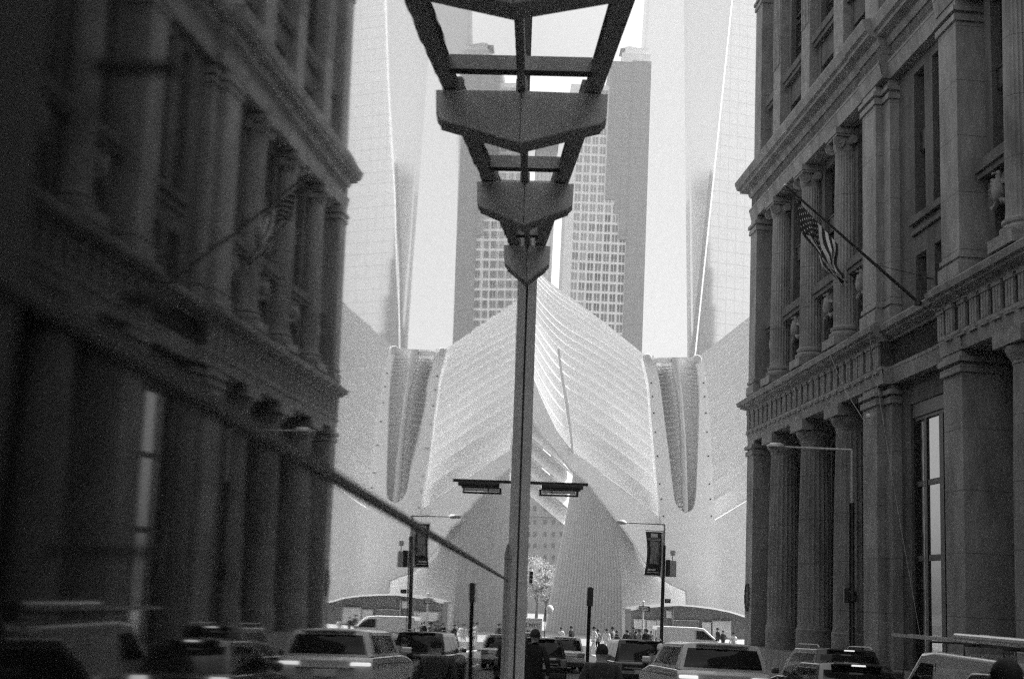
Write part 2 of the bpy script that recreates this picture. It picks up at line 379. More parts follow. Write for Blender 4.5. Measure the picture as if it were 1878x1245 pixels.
# entablatures
def course(name, prof, mt, segs, bev=.015):
    """prof: list of (projection beyond the pier face, z) polygon; runs along the facade and returns round the far corner"""
    a = MB()
    for s0, s1, do in segs:
        pts0 = [(-p+do, z, p) for p, z in prof]
        near = [W(s0, o, z) for o, z, p in pts0]
        far = [W(s1+(p if s1 == S1 else 0), o, z) for o, z, p in pts0]
        n = len(near)
        a.grid([near+[near[0]], far+[far[0]]])
        k = len(a.v); a.v += near+[W(s0, 2.5, prof[-1][1]), W(s0, 2.5, prof[0][1])]; a.f.append(tuple(range(k, k+n+2)))
        if s1 == S1:
            back = [W(S1+p, 12, z) for p, z in prof]; a.grid([far+[far[0]], back+[back[0]]])
        else:
            k = len(a.v); a.v += far+[W(s1, 2.5, prof[-1][1]), W(s1, 2.5, prof[0][1])]; a.f.append(tuple(range(k, k+n+2)))
        a.quad(W(s0, -prof[0][0]+do, prof[0][1]), W(s1, -prof[0][0]+do, prof[0][1]), W(s1, 2.6, prof[0][1]), W(s0, 2.6, prof[0][1]))
        a.quad(W(s0, -prof[-1][0]+do, prof[-1][1]), W(s1, -prof[-1][0]+do, prof[-1][1]), W(s1, 2.6, prof[-1][1]), W(s0, 2.6, prof[-1][1]))
    return a.build(name, mt, off)
SEG = [(47.3, 53.45, .35), (56.3, S1, .03), (53.45, 56.3, -.04), (27.7, 45.3, .03), (45.3, 47.3, -.04), (20, 24.8, .35), (24.8, 27.7, -.04)]
course('architrave', [(0, 9.96), (0, 10.55), (.1, 10.58), (.1, 10.72)], GA, SEG)
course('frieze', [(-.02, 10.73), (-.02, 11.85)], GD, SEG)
for sa, sb_ in ((76.7, 53.3), (47.2, 20.3)):
    a = MB(); s = sa
    while s > sb_:
        o = -.06 if not (53.5 < s < 56.2 or 45.4 < s < 47.1) else -.14
        for k in (-1, 0, 1): fb(a, s+k*.22-.085, s+k*.22+.085, o, .06, 10.74, 11.7)
        fb(a, s-.36, s+.36, o-.04, .06, 11.7, 11.84)
        fb(a, s-.33, s+.33, o-.06, .0, 10.46, 10.54)
        s -= .98
    a.build('triglyph_band', GC, off)
course('cornice', [(.1, 11.86), (.1, 12.0), (.42, 12.12), (.44, 12.22), (.58, 12.26), (.64, 12.5), (.55, 12.56), (.1, 12.88), (0, 12.9)], GA, SEG)
course('upper_architrave', [(0, 24.36), (0, 24.7), (.05, 24.72), (.05, 25.0), (.14, 25.05), (.14, 25.18)], GA, SEG)
course('upper_frieze', [(0, 25.19), (0, 25.95)], GA, SEG)
course('upper_cornice', [(.08, 25.96), (.16, 26.12), (.2, 26.3), (.62, 26.42), (.64, 26.58), (.8, 26.66), (.92, 27.1), (.92, 27.2), (.5, 27.28), (0, 27.3)], GA, SEG)
course('third_cornice', [(.0, 46), (.4, 46.3), (.5, 46.9), (0, 47)], GA, SEG)
a = MB()                                   # bronze wreath on the corner pier
for k in range(14):
    t = 2*math.pi*k/14; a.tube([W(76.3+.42*math.cos(t), -.05, .5+.8*math.sin(t)), W(76.3+.42*math.cos(t+.6), -.10, .5+.8*math.sin(t+.6))], [.06, .04], 6)
a.build('wreath', GD, off)
a = MB().lathe([(.02, 0), (.11, .03), (.13, .12), (.08, .2), (.02, .24)], W(54.9, -.2, 8.55), 12); a.build('security_camera', M['steel_grey'], off)

# ------------------------------------------------------------------ flag on its pole
fp = thing('flagpole', W(48.45, -.5, 12.45), 'long dark flagpole slanting out from the ledge above the tall window', 'flagpole')
B0, B1 = W(48.45, -.45, 12.45), W(48.48, -6.0, 17.0)
MB().tube([B0, B1], [.075, .045], 10).build('pole', M['frame_dark'], fp)
MB().lathe([(.02, -.08), (.09, 0), (.02, .09)], B1, 10).build('finial', M['galvanised'], fp)
MB().lathe([(.16, 0), (.16, .12), (.09, .2)], B0-Vector((0, 0, .12)), 12).build('socket', M['bronze'], fp)
q = lerp(B0, B1, .32)
MB().tube([q, W(46.6, .8, 14.3)], .012, 5).tube([q, W(49.9, .8, 13.9)], .012, 5).tube([W(49.9, .8, 13.9), W(49.9, .45, 13.9)], .03, 6).build('stay_wire', M['frame_dark'], fp)
fl = thing('flag', lerp(B0, B1, .85), 'american flag hanging in folds from the slanted pole', 'flag')
def fpt(u, v):
    lo = pw([(0, -5.59), (.36, -5.25), (.7, -4.62), (1, -3.55)], v); lz = pw([(0, 16.50), (.36, 15.2), (.7, 14.05), (1, 12.95)], v)
    ro = pw([(0, -3.78), (.6, -3.70), (1, -3.50)], v); rz = pw([(0, 14.64), (.6, 13.5), (1, 12.93)], v)
    sag = .22*math.sin(math.pi*u)*(1-v)*v*2+.10*math.sin(u*9+v*8)*v*(1-v)*2
    fold = .22*math.sin(u*13+v*5)*min(1, v*3)+.14*math.sin(u*6-v*11)*v
    return W(48.45, lerp(lo, ro, u)+.10*math.sin(v*12+u*6)*v*(1-.6*v), lerp(lz, rz, u)-sag)+FT*fold
def flagmesh(name, u0, u1, v0, v1, mt, nu=6, nv=40, off_=0):
    MB().grid([[fpt(lerp(u0, u1, i/nu), lerp(v0, v1, j/nv))-FT*off_ for j in range(nv+1)] for i in range(nu+1)]).build(name, mt, fl, smooth=True, merge=True)
M['flag_dark'] = mat('flag_dark', .035, .9); M['flag_white'] = mat('flag_white', .88, .9); M['flag_blue'] = mat('flag_blue', .03, .9)
for k in range(13):
    flagmesh('stripe', k/13, (k+1)/13, .4 if k < 7 else 0, 1, M['flag_dark'] if k % 2 == 0 else M['flag_white'], nu=2)
flagmesh('canton', 0, 7/13, 0, .4, M['flag_blue'], nu=14, nv=16)
a = MB()
for i in range(9):
    for j in range(11):
        if (i+j) % 2: continue
        u = .03+i*.06; v = .03+j*.034; r = .05
        pts = []
        for k in range(10):
            t = math.pi*k/5; rr = r if k % 2 == 0 else r*.42
            pts.append(fpt(u+rr*math.cos(t)/3.2, v+rr*math.sin(t)/2.6)-FT*.012)
        n = len(a.v); a.v += pts; a.f.append(tuple(range(n, n+10)))
a.build('stars', M['flag_white'], fl)
for k, (p, q) in enumerate(((W(53.9, -.6, 12.7), W(50.2, .2, -.9)), (W(59.5, -.6, 12.6), W(55.8, -.1, 8.6)))):
    c = MB().tube([p, lerp(p, q, .5)-Vector((0, 0, .35)), q], .011, 6).build('cable', M['steel_dark']); c.location = (0, 0, 0)
    tag(c, ('long thin pale cable running down past the tall window' if k == 0 else 'short thin cable hanging across the frieze above the columns'), 'cable')

# ------------------------------------------------------------------ building on the near left: its mirror-like glass front, canopy and stone upper storeys
MA, ME, MD = rad(1.9), rad(1.0), .30
MN = Vector((math.cos(MA)*math.cos(ME), -math.sin(MA)*math.cos(ME), math.sin(ME))); MT = Vector((math.sin(MA), math.cos(MA), 0)); MU = MN.cross(MT)
def L(t, o, u): return -MN*MD+MT*t+MN*o+MU*u      # t along the glass, o out of it, u up
def glass_mirror():
    m = bpy.data.materials.new('reflective_glass'); m.use_nodes = True; n = m.node_tree; n.nodes.clear()
    out = n.nodes.new('ShaderNodeOutputMaterial'); mix = n.nodes.new('ShaderNodeMixShader'); g = n.nodes.new('ShaderNodeBsdfAnisotropic'); d = n.nodes.new('ShaderNodeBsdfDiffuse')
    d.inputs[0].default_value = (.012, .012, .012, 1); g.inputs['Roughness'].default_value = .0; g.inputs[0].default_value = (.93, .93, .93, 1)
    lw = n.nodes.new('ShaderNodeLayerWeight'); lw.inputs[0].default_value = .5
    p = n.nodes.new('ShaderNodeMapRange'); p.inputs[1].default_value = .56; p.inputs[2].default_value = .88; p.inputs[3].default_value = .04; p.inputs[4].default_value = .97; n.links.new(lw.outputs['Facing'], p.inputs[0]); n.links.new(p.outputs[0], mix.inputs[0])
    # old float glass: slow ripples along its length, stronger in the first pane
    tc = n.nodes.new('ShaderNodeNewGeometry'); mp = n.nodes.new('ShaderNodeMapping'); mp.inputs['Scale'].default_value = (1, 1.0, .22); n.links.new(tc.outputs['Position'], mp.inputs[0])
    nz = n.nodes.new('ShaderNodeTexNoise'); nz.inputs['Scale'].default_value = 2.0; nz.inputs['Detail'].default_value = 3; nz.inputs['Roughness'].default_value = .5; n.links.new(mp.outputs[0], nz.inputs['Vector'])
    bp = n.nodes.new('ShaderNodeBump'); bp.inputs['Strength'].default_value = 1; bp.inputs['Distance'].default_value = .0005; n.links.new(nz.outputs['Fac'], bp.inputs['Height']); n.links.new(bp.outputs[0], g.inputs['Normal'])
    sp = n.nodes.new('ShaderNodeSeparateXYZ'); n.links.new(tc.outputs['Position'], sp.inputs[0])
    mr = n.nodes.new('ShaderNodeMapRange'); mr.inputs[1].default_value = .7; mr.inputs[2].default_value = 2.9; mr.inputs[3].default_value = .04; mr.inputs[4].default_value = .0035; n.links.new(sp.outputs[1], mr.inputs[0]); n.links.new(mr.outputs[0], g.inputs['Roughness'])
    n.links.new(d.outputs[0], mix.inputs[1]); n.links.new(g.outputs[0], mix.inputs[2]); n.links.new(mix.outputs[0], out.inputs[0])
    return m
M['mirror'] = glass_mirror()
fb_ = lambda a, t0, t1, o0, o1, u0, u1: a.box(t0, t1, o0, o1, u0, u1, L)
lb = thing('shop_front', L(8, -.1, -2), 'long mirror-like glass shop front at the left, reflecting the whole street', 'shop front')
a = MB(); fb_(a, -8, 16.0, -.03, 0, -2.3, 4.9); a.build('glass', M['mirror'], lb)
a = MB(); fb_(a, 16.0, 16.22, -.05, .125, -2.6, 4.9); fb_(a, 16.0, 16.22, -.5, -.051, -2.6, 4.9); a.build('end_post', M['steel_grey'], lb)
a = MB(); fb_(a, 15.96, 15.998, .0, .012, -2.6, 4.0); a.build('seal', M['frame_dark'], lb)
def on_glass(px, py):
    v = at(px, py, 1.0); p = v*(-MD/MN.dot(v)); return MT.dot(p), MU.dot(p)
(ta, ua), (tb_, ub_) = on_glass(918, 1056), on_glass(620, 880)
a = MB(); t0_, u0_ = .52, ub_+(ub_-ua)/(tb_-ta)*(.52-tb_); u1_ = ub_+(ub_-ua)/(tb_-ta)*(11.3-tb_)
P = [L(t0_, .001, u0_-.007), L(11.3, .001, u1_-.007), L(11.3, .009, u1_-.007), L(t0_, .009, u0_-.007)]
a.hexa(P+[p+MU*.014 for p in P]); a.build('rail', M['frame_dark'], lb)
a = MB(); fb_(a, 11.3, 11.42, .001, .03, -2.2, .32); a.prism([L(11.29, .002, .30), L(11.29, .034, .30), L(11.29, .02, .40), L(11.29, .002, .44)], MT*.14); a.build('side_post', M['steel_dark'], lb)
for px, py, hw_, th_ in ((245, 116, 85, 9), (262, 545, 42, 15), (185, 1010, 105, 10)):
    t, u = on_glass(px, py); sc_ = t/FPX; a = MB(); fb_(a, t, t+.015, .0, hw_*sc_, u-th_*sc_, u+th_*sc_); a.build('glass_clip', M['frame_dark'], lb, bevel=.001)
t, u = on_glass(12, 600); a = MB(); fb_(a, .35, t, .0005, .006, -.8, .9); a.build('mullion', M['frame_dark'], lb)
nt_ = MB(); (t0_, u0_), (t1_, u1_) = on_glass(4, 500), on_glass(27, 330)  # pale plate added in place of a bright blurred reflection
fb_(nt_, t1_-.2, t1_, .0005, .003, min(u0_, u1_), max(u0_, u1_)); o_ = nt_.build('reflection_patch', M['white_plastic']); tag(o_, 'blurred pale patch on the glass at the far left edge, standing in for a bright reflection', 'reflection patch')
cn = thing('canopy', L(8, 0, 3.8), 'narrow steel and glass canopy fixed along the top of the reflecting shop front', 'canopy')
zb = 3.8
def OR(t): return .86-.0945*(t-8.53)
for k in range(5):
    t = 5.35+2.45*k-(.16 if k < 2 else 0); a = MB()
    R_ = OR(t)+.055; zr = zb+.2
    P = [L(t, .0, zb), L(t, R_-.05, zr), L(t, R_-.01, zr+.04), L(t, R_, zb+.47), L(t, .0, zb+.48)]
    a.prism(P, MT*.22); a.build('bracket', M['steel_grey'], cn, bevel=.006)
    a = MB(); P = [L(t-.01, .0, zb-.012), L(t-.01, R_-.05, zr-.012), L(t-.01, R_-.05, zr+.002), L(t-.01, .0, zb+.002)]; a.prism(P, MT*.24); a.build('bracket_flange', M['steel_dark'], cn)
for k in range(4):
    t0 = 5.35+2.45*k+.22; t1 = t0+2.23; z0 = zb+.485
    a = MB(); ta1, ta2 = t0-.2, t1+.2; a.hexa([L(ta1, OR(ta1)-.17, z0), L(ta2, OR(ta2)-.13, z0), L(ta2, OR(ta2), z0), L(ta1, OR(ta1), z0), L(ta1, OR(ta1)-.17, z0+.12), L(ta2, OR(ta2)-.13, z0+.12), L(ta2, OR(ta2), z0+.12), L(ta1, OR(ta1), z0+.12)]); a.build('outer_beam', M['steel_dark'], cn)
    a = MB(); fb_(a, t0-.2, t1+.2, .0, .035, z0, z0+.16); fb_(a, t1+.0, t1+.06, .0, .05, z0-.02, z0+.1); a.build('wall_beam', M['steel_dark'], cn)
    for t in (t0+.15, t1-.42):
        a = MB(); fb_(a, t, t+.07, .035, OR(t)-.14, z0, z0+.13); a.build('crossbar', M['steel_grey'], cn)
        a = MB(); fb_(a, t-.01, t+.08, .035, OR(t)-.14, z0-.014, z0-.002); a.build('crossbar_seal', M['frame_dark'], cn)
gm = bpy.data.materials.new('canopy_glass'); gm.use_nodes = True; n = gm.node_tree; n.nodes.clear()
o_ = n.nodes.new('ShaderNodeOutputMaterial'); mx = n.nodes.new('ShaderNodeMixShader'); tr = n.nodes.new('ShaderNodeBsdfTransparent'); gl = n.nodes.new('ShaderNodeBsdfGlossy'); tr.inputs[0].default_value = (.72, .72, .72, 1)
gl.inputs['Roughness'].default_value = .03; fw = n.nodes.new('ShaderNodeLayerWeight'); fw.inputs[0].default_value = .5; fz = n.nodes.new('ShaderNodeMath'); fz.operation = 'POWER'; fz.inputs[1].default_value = 5; n.links.new(fw.outputs['Facing'], fz.inputs[0]); n.links.new(fz.outputs[0], mx.inputs[0]); n.links.new(tr.outputs[0], mx.inputs[1]); n.links.new(gl.outputs[0], mx.inputs[2]); n.links.new(mx.outputs[0], o_.inputs[0])
for k in range(4):
    t0 = 5.35+2.45*k+.37; t1 = t0+1.9
    a = MB(); a.quad(L(t0, .036, zb+.62), L(t1, .036, zb+.62), L(t1, OR(t1)-.12, zb+.62), L(t0, OR(t0)-.15, zb+.62)); a.build('glass_panel', gm, cn)
pl = thing('projecting_light', L(16.0, .1, 1.3), 'slim horizontal light fitting sticking out from the end post of the shop front', 'light fitting')
a = MB(); fb_(a, 16.05, 16.1, .125, .86, 1.375, 1.41); a.build('arm', M['frame_dark'], pl)
a = MB(); fb_(a, 16.0, 16.14, .27, .80, 1.33, 1.375); fb_(a, 16.01, 16.13, .27, .77, 1.305, 1.33); a.build('housing', M['black_paint'], pl, bevel=.006)
a = MB(); fb_(a, 16.0, 16.14, .24, .74, 1.235, 1.25); fb_(a, 16.0, 16.14, .24, .27, 1.25, 1.305); fb_(a, 16.0, 16.14, .71, .74, 1.25, 1.305); fb_(a, 16.0, 16.14, .4, .41, 1.25, 1.305); a.build('guard', M['frame_dark'], pl)
a = MB(); fb_(a, 16.02, 16.12, .28, .70, 1.27, 1.30); a.build('lamp_tube', M['white_plastic'], pl)

# stone storeys over the shop front, and the block further down on the same side (hidden from the camera, shades the street)
def block(name, label, P, base, height, zf, nwin, parent_loc):
    r = thing(name, parent_loc, label, 'building')
    a = MB(); fr = [P(*q) for q in base]; a.prism(fr, Vector((0, 0, height))); a.build('wall', M['granite'], r)
    return r
ub = thing('stone_building', L(4, -3, 5), 'dark stone building above and behind the reflecting shop front', 'building')
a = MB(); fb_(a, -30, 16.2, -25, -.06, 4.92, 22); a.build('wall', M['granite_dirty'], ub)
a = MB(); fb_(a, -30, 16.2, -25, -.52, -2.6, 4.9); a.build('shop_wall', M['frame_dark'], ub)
for fl_ in range(3):
    for k in range(6):
        a = MB(); fb_(a, -7+k*3.7, -5+k*3.7, -.10, -.02, 8+fl_*4.2, 10.6+fl_*4.2); w_ = a.build('window', M['frame_dark'], ub)
        a = MB(); fb_(a, -6.9+k*3.7, -5.1+k*3.7, -.03, .0, 8.1+fl_*4.2, 10.5+fl_*4.2); a.build('pane', M['glass_dark'], w_)
sb = thing('corner_block', F_(-8, 60)+Vector((0, 0, -3.6)), 'plain stone block standing on the left side of the street beyond the shop front', 'building')
def BL(s, o, z): return FT*s+FN*o+Vector((0, 0, z))
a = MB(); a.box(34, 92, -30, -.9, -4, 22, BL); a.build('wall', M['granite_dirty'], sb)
for fl_ in range(4):
    for k in range(11):
        a = MB(); a.box(36+k*5, 38.4+k*5, -.95, -.84, 1+fl_*4.6, 3.8+fl_*4.6, BL); a.build('window', M['glass_dark'], sb)

nbk = thing('sun_blocker', W(-10, 8, -1.8), 'stone block added out of view beside the camera to keep the sun off the canopy', 'building')  # unseen block added to keep direct sun off the canopy and rail
a = MB(); a.box(-60, 19.8, 1.2, 34, -4, 34, T); a.build('wall', M['granite'], nbk)
for fl_ in range(6):
    for k in range(9):
        a = MB(); a.box(-38+k*6, -35+k*6, 1.1, 1.3, 2+fl_*5, 5.4+fl_*5, T); a.build('window', M['glass_dark'], nbk)

# ------------------------------------------------------------------ the white ribbed hall at the end of the street
WS, WR, WF = M['white_steel'], M['white_rim'], M['white_fine']
hall = thing('ribbed_hall', (at(1255, 1165, 122).x, 122, -3.6), 'huge white ribbed winged hall closing the end of the street', 'building')
def ycorr(px): return 0
SL = [(645, 1177), (651, 1178), (705, 1190), (760, 1194), (830, 1200), (900, 1206), (960, 1213)]
SR = [(645, 1286), (652, 1288), (705, 1297), (760, 1301), (830, 1305), (900, 1308), (960, 1312)]
RY = [956, 922, 889, 860, 833, 808, 785, 764, 743, 724, 707, 694, 683, 674, 666, 659, 653]
FY = [826, 794, 765, 739, 714, 692, 672, 653, 636, 620, 605, 592, 580, 569, 559, 551, 543]
LY = [716, 692, 668, 646, 625, 606, 589, 574, 560, 547, 535, 524, 514, 505, 497, 490, 483]   # at x = 975
def curve(k, i):                            # three anchor heights -> smooth rib line, i in 0..1 from the left end to the spine
    xs = (975, 1042, pw(SL, RY[k])+4); ysx = (LY[k], FY[k], RY[k])
    x = lerp(xs[0]-35, xs[2], i)
    if x < 1042:
        u = (1042-x)/67; y = FY[k]+(LY[k]-FY[k])*(u*.62+u*u*.38)
    else:
        u = (x-1042)/(xs[2]-1042); y = lerp(FY[k], RY[k], u)-4.5*math.sin(math.pi*u)*(1 if k < 12 else .4)
    return x, y
NR = len(RY)
for k in range(NR-1):
    Yr = 121.6+1.5*k; NI = 22; top = []; rim = []
    rows_t, rows_b, rim_t, rim_b = [], [], [], []
    for i in range(NI+1):
        x, yb = curve(k, i/NI); x2, yt = curve(k+1, i/NI)
        yt2 = yt+(yb-yt)*0
        gap = 0
        if k < 7 and x < 1042: gap = min(.22, (1042-x)/60*.22)*(yb-yt)
        hh_ = (yb-yt)*.0115; rows_t.append(at(x, yt-1, Yr+.5+hh_)); rows_b.append(at(x, yb-gap, Yr+.45))
        rim_t.append(at(x, yb-gap-1.7, Yr+(.12 if k else 0))); rim_b.append(at(x, yb-gap+.3, Yr+.0))
    a = MB().solid([rows_t, rows_b], (0, .5, 0)); rb = a.build('rib', WS, hall, smooth=25)
    a = MB().solid([rim_t, rim_b], (0, .8, 0)); a.build('rib_edge', WR if k else WS, rb, smooth=25)
# right wing, the mirror image
for k in range(NR-1):
    Yr = 121.6+1.5*k; rt, rb_, qt, qb = [], [], [], []
    for i in range(15):
        u = i/14; x0 = pw(SR, RY[k])-4; x = lerp(x0, 1475, u); d = x-x0
        sl_ = .60+.012*k
        scal = 6*math.exp(-((d-18)/14)**2)*(1 if k < 11 else .3)
        yb = RY[k]-sl_*d+scal-(0 if d > 20 else 0); yt = RY[k+1]-(.60+.012*(k+1))*(x-pw(SR, RY[k+1])+4)
        hh_ = (yb-yt)*.0115; rt.append(at(x, yt-1, Yr+.5+hh_)); rb_.append(at(x, yb, Yr+.5)); qt.append(at(x, yb-1.8, Yr+(.1 if k else -.05))); qb.append(at(x, yb+.3, Yr-.05))
    r_ = MB().solid([rt, rb_], (0, .5, 0)).build('rib', WS, hall, smooth=25)
    MB().solid([qt, qb], (0, .6, 0)).build('rib_edge', WR, r_, smooth=25)
# smooth front hull with the long U-shaped opening
SLOTL = [(652, 1199), (664, 1203), (716, 1212), (773, 1219), (825, 1226), (875, 1232), (918, 1237), (932, 1244), (938, 1251), (941, 1258)]
SLOTR = [(652, 1272), (658, 1274), (672, 1280), (716, 1283), (773, 1282), (860, 1279), (912, 1276.5), (932, 1273), (938, 1266), (941, 1258)]
ARCH = [(960, 1137), (996, 1164), (1032, 1185), (1057, 1212), (1069, 1228), (1083, 1260)]
def hullY(x, y):
    d = (x-1256)/60.
    return 118.9+.6*min(1.0, d*d)+(1165-y)*.002
def hp(x, y, dy=0): return at(x, y, hullY(x, y)+dy)
ysl = [652+i*(941-652)/40 for i in range(41)]
a = MB().solid([[hp(lerp(pw(SL, y), pw(SLOTL, y), u/6), y) for u in range(7)] for y in ysl], (0, 1.9, 0))
a.solid([[hp(lerp(pw(SLOTR, y), pw(SR, y), u/6), y) for u in range(7)] for y in ysl], (0, 1.9, 0))
hb = a.build('hull', M['white_hull'], hall, smooth=40)
MB().solid([[hp(lerp(pw(SL, y), pw(SR, y), u/14), y) for u in range(15)] for y in (941, 945, 950, 954, 958.6)], (0, 1.6, 0)).build('hull', M['white_hull'], hall, smooth=40)
MB().solid([[hp(x, lerp(min(955, 953-.6*(x-1312)), 958.6, v/3)) for x in range(1312, 1476, 9)] for v in range(4)], (0, 1.6, 0)).build('hull', M['white_hull'], hall, smooth=40)
rows = []
ysl = [958.6+i*(1083-958.6)/20 for i in range(21)]
for y in ysl:
    xl = pw([(958.6, 1138)]+ARCH[1:], y); rows.append([hp(lerp(xl, 1475, u/24), y) for u in range(25)])
ysl2 = [1083+i*(1172-1083)/6 for i in range(7)]
rows += [[hp(lerp(1262, 1475, u/24), y) for u in range(25)] for y in ysl2[1:]]
MB().solid(rows, (0, 1.6, 0)).build('hull', M['white_hull'], hall, smooth=40)
# light band that sweeps under the lowest rib along the arch
AE = [(720, 945), (745, 968), (794, 996), (826, 1024), (861, 1052), (888, 1084), (906, 1097), (930, 1116), (951, 1131), (960, 1139)]
UP = [(640, 940), (690, 975), (740, 996), (790, 1020), (825, 1047), (860, 1094), (899, 1142), (925, 1176), (956, 1213)]
rows = []
for i in range(25):
    u = i/24; ya = lerp(720, 960, u); yu = lerp(640, 958, u)
    pa = (pw(AE, ya), ya); pu = (pw(UP, yu)+1, yu)
    rows.append([at(lerp(pa[0], pu[0], j/5), lerp(pa[1], pu[1], j/5), hullY(lerp(pa[0], pu[0], j/5), 900)+.02) for j in range(6)])
MB().solid(rows, (0, 1.5, 0)).build('arch_band', M['white_hull'], hall, smooth=40)
# underside lip of the arch
rows = []
for i in range(25):
    ya = lerp(720, 960, i/24); rows.append([hp(pw(AE, ya), ya, .2), at(pw(AE, ya)-5, ya+4, 126)])
for y in ysl[3:]: rows.append([hp(pw(ARCH, y), y, .2), at(pw(ARCH, y)-2, y+2, 125)])
MB().grid(rows).build('arch_soffit', WS, hall, smooth=40)
# caps of the opening, bridge, inner spine, louvres and glazing
for x, y, r in ((1188, 656, 9), (1279, 658, 8)):
    c = hp(x, y, -.1); MB().lathe([(.02, -.1), (.34, -.08), (.42, .1), (.42, 2.0)], c, 16, axis='y').build('rib_cap', WS, hall, smooth=40)
MB().solid([[at(1199+i*8, 657+(1 if i in (0, 4) else 0), 119.8) for i in range(5)], [at(1199+i*8, 664, 119.8) for i in range(5)]], (0, .6, 0)).build('bridge', M['steel_grey'], hall)
SPL = [(654, 1232), (716, 1243), (744, 1247), (800, 1250), (860, 1251.5), (941, 1254)]; SPR = [(654, 1244), (716, 1251), (802, 1258), (860, 1260), (941, 1262)]
ysx = [655+i*(941-655)/30 for i in range(31)]
MB().solid([[at(lerp(pw(SPL, y), pw(SPR, y), j/4), y, 119.6-.12*math.sin(math.pi*j/4)) for j in range(5)] for y in ysx], (0, 1.2, 0)).build('spine', WS, hall, smooth=40)
MB().solid([[at(lerp(pw(SLOTL, y)-1, pw(SPL, y)+1, j/3), y, 121.3) for j in range(4)] for y in ysx], (0, .3, 0)).build('glazing', WF, hall)
MB().solid([[at(lerp(pw(SPR, y)-1, pw(SLOTR, y)+1, j/3), y, 120.9) for j in range(4)] for y in ysx], (0, .3, 0)).build('glazing', M['hall_glass'], hall)
y = 672; k = 0
while y < 936:
    x0, x1 = pw(SLOTL, y)+1, pw(SPL, y)-3; h = 3+k*.12
    if x1 > x0+3: MB().solid([[at(x0, y, 120.8), at(x1, y-1, 120.8)], [at(x0, y+h*.6, 120.9), at(x1, y+h*.6-1, 120.9)]], (0, .2, 0)).build('louvre', WR, hall)
    x0, x1 = pw(SPR, y)+2, pw(SLOTR, y)-1
    if x1 > x0+3: MB().solid([[at(x0, y, 120.9), at(x1, y+2, 120.7)], [at(x0, y+1.6, 120.9), at(x1, y+3.6, 120.7)]], (0, .25, 0)).build('louvre', M['steel_grey'], hall)
    y += 5.2+k*.42; k += 1
a = MB()
for tabx, off_ in ((SL, 5), (SR, -6)):
    for y in (702, 727, 757, 792, 836, 887, 915, 946):
        c = hp(pw(tabx, y)+off_, y, -.06); MB().lathe([(.01, -.06), (.07, -.04), (.07, .1)], c, 8, axis='y').build('bolt', M['frame_dark'], hall)
# the big foot under the arch: left half fluted and turned away, right half smooth
FE = [(862, 1052), (880, 1050), (940, 1040), (1000, 1028), (1060, 1016), (1110, 1007), (1172, 998)]
RG = [(862, 1053), (880, 1080), (906, 1101), (930, 1114), (960, 1125), (985, 1131), (1020, 1136), (1060, 1140), (1110, 1141), (1172, 1141)]
fy = [864+i*(1172-864)/36 for i in range(37)]
NC = 70
rows = [[at(lerp(pw(FE, y), pw(RG, y), j/NC), y, lerp(131.5, 124.5, (j/NC)**.8)+(.07 if j % 3 == 0 else 0)) for j in range(NC+1)] for y in fy]
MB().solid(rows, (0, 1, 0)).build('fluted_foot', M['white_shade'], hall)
rows = [[at(lerp(pw(RG, y), 1300, j/10), y, 124.5+.3*j) for j in range(11)] for y in fy]
MB().solid(rows, (0, .8, 0)).build('smooth_foot', WF, hall, smooth=40)
# sunlit ribs of the far side seen through the gap
for k in range(6):
    y0 = 686+k*36; w_ = 31
    def ln(x, y, dy=0): return at(x, y+.86*(x-960), 150+dy)
    MB().solid([[ln(945, y0, 1.4), ln(1050, y0, 1.4)], [ln(945, y0+w_), ln(1050, y0+w_)]], (0, 1.0, 0)).build('inner_rib', WR, hall)
# thin light verticals between the lower ribs
MB().solid([[at(1022, 640, 120.4), at(1026, 640, 120.4)], [at(1028, 690, 120.2), at(1033, 690, 120.2)], [at(1037, 745, 120), at(1043, 745, 120)], [at(1045, 800, 119.8), at(1050, 805, 119.8)], [at(1047, 824, 119.8), at(1052, 830, 119.8)]], (0, .4, 0)).build('rib_tie', WR, hall)

# low entrance pavilion in front of it
pv = thing('entrance_pavilion', (at(1262, 1165, 108).x, 108, -3.6), 'low pale pavilion with a lens-shaped roof in front of the winged hall', 'pavilion')
PT = [(1157, 1116), (1175, 1112.5), (1210, 1109), (1245, 1107), (1280, 1110), (1310, 1114), (1340, 1120), (1362, 1127), (1400, 1142)]
xs = [1157+i*8.1 for i in range(31)]
MB().solid([[at(x, pw(PT, x), 108.5) for x in xs], [at(x, min(pw(PT, x)+3.2, 1150), 107.6) for x in xs]], (0, 7, 0)).build('roof', M['pavilion'], pv)
MB().solid([[at(x, pw(PT, x)+3, 108.8) for x in xs], [at(x, 1172, 108.8) for x in xs]], (0, 5, 0)).build('wall', M['pavilion'], pv)
M['shop_light'] = mat('shop_light', .8, .6)
for x0, x1, y0, y1, mt in ((1163, 1184, 1136, 1152, 'shop_light'), (1186, 1204, 1138, 1168, 'shop_light'), (1222, 1232, 1120, 1132, 'shop_light'), (1205, 1212, 1137, 1168, 'hall_glass'), (1288, 1304, 1141, 1168, 'shop_light'), (1307, 1341, 1139, 1169, 'hall_glass'), (1236, 1282, 1138, 1168, 'pavilion')):
    f = MB().prism([at(x0, y0, 108.55), at(x1, y0+1, 108.55), at(x1, y1+1, 108.55), at(x0, y1, 108.55)], (0, .22, 0)).build('window', M[mt], pv)
    MB().prism([at(x0-1, y0-1.6, 108.5), at(x1+1, y0-.6, 108.5), at(x1+1, y0+.4, 108.5), at(x0-1, y0-.6, 108.5)], (0, .2, 0)).build('frame', M['steel_grey'], f)
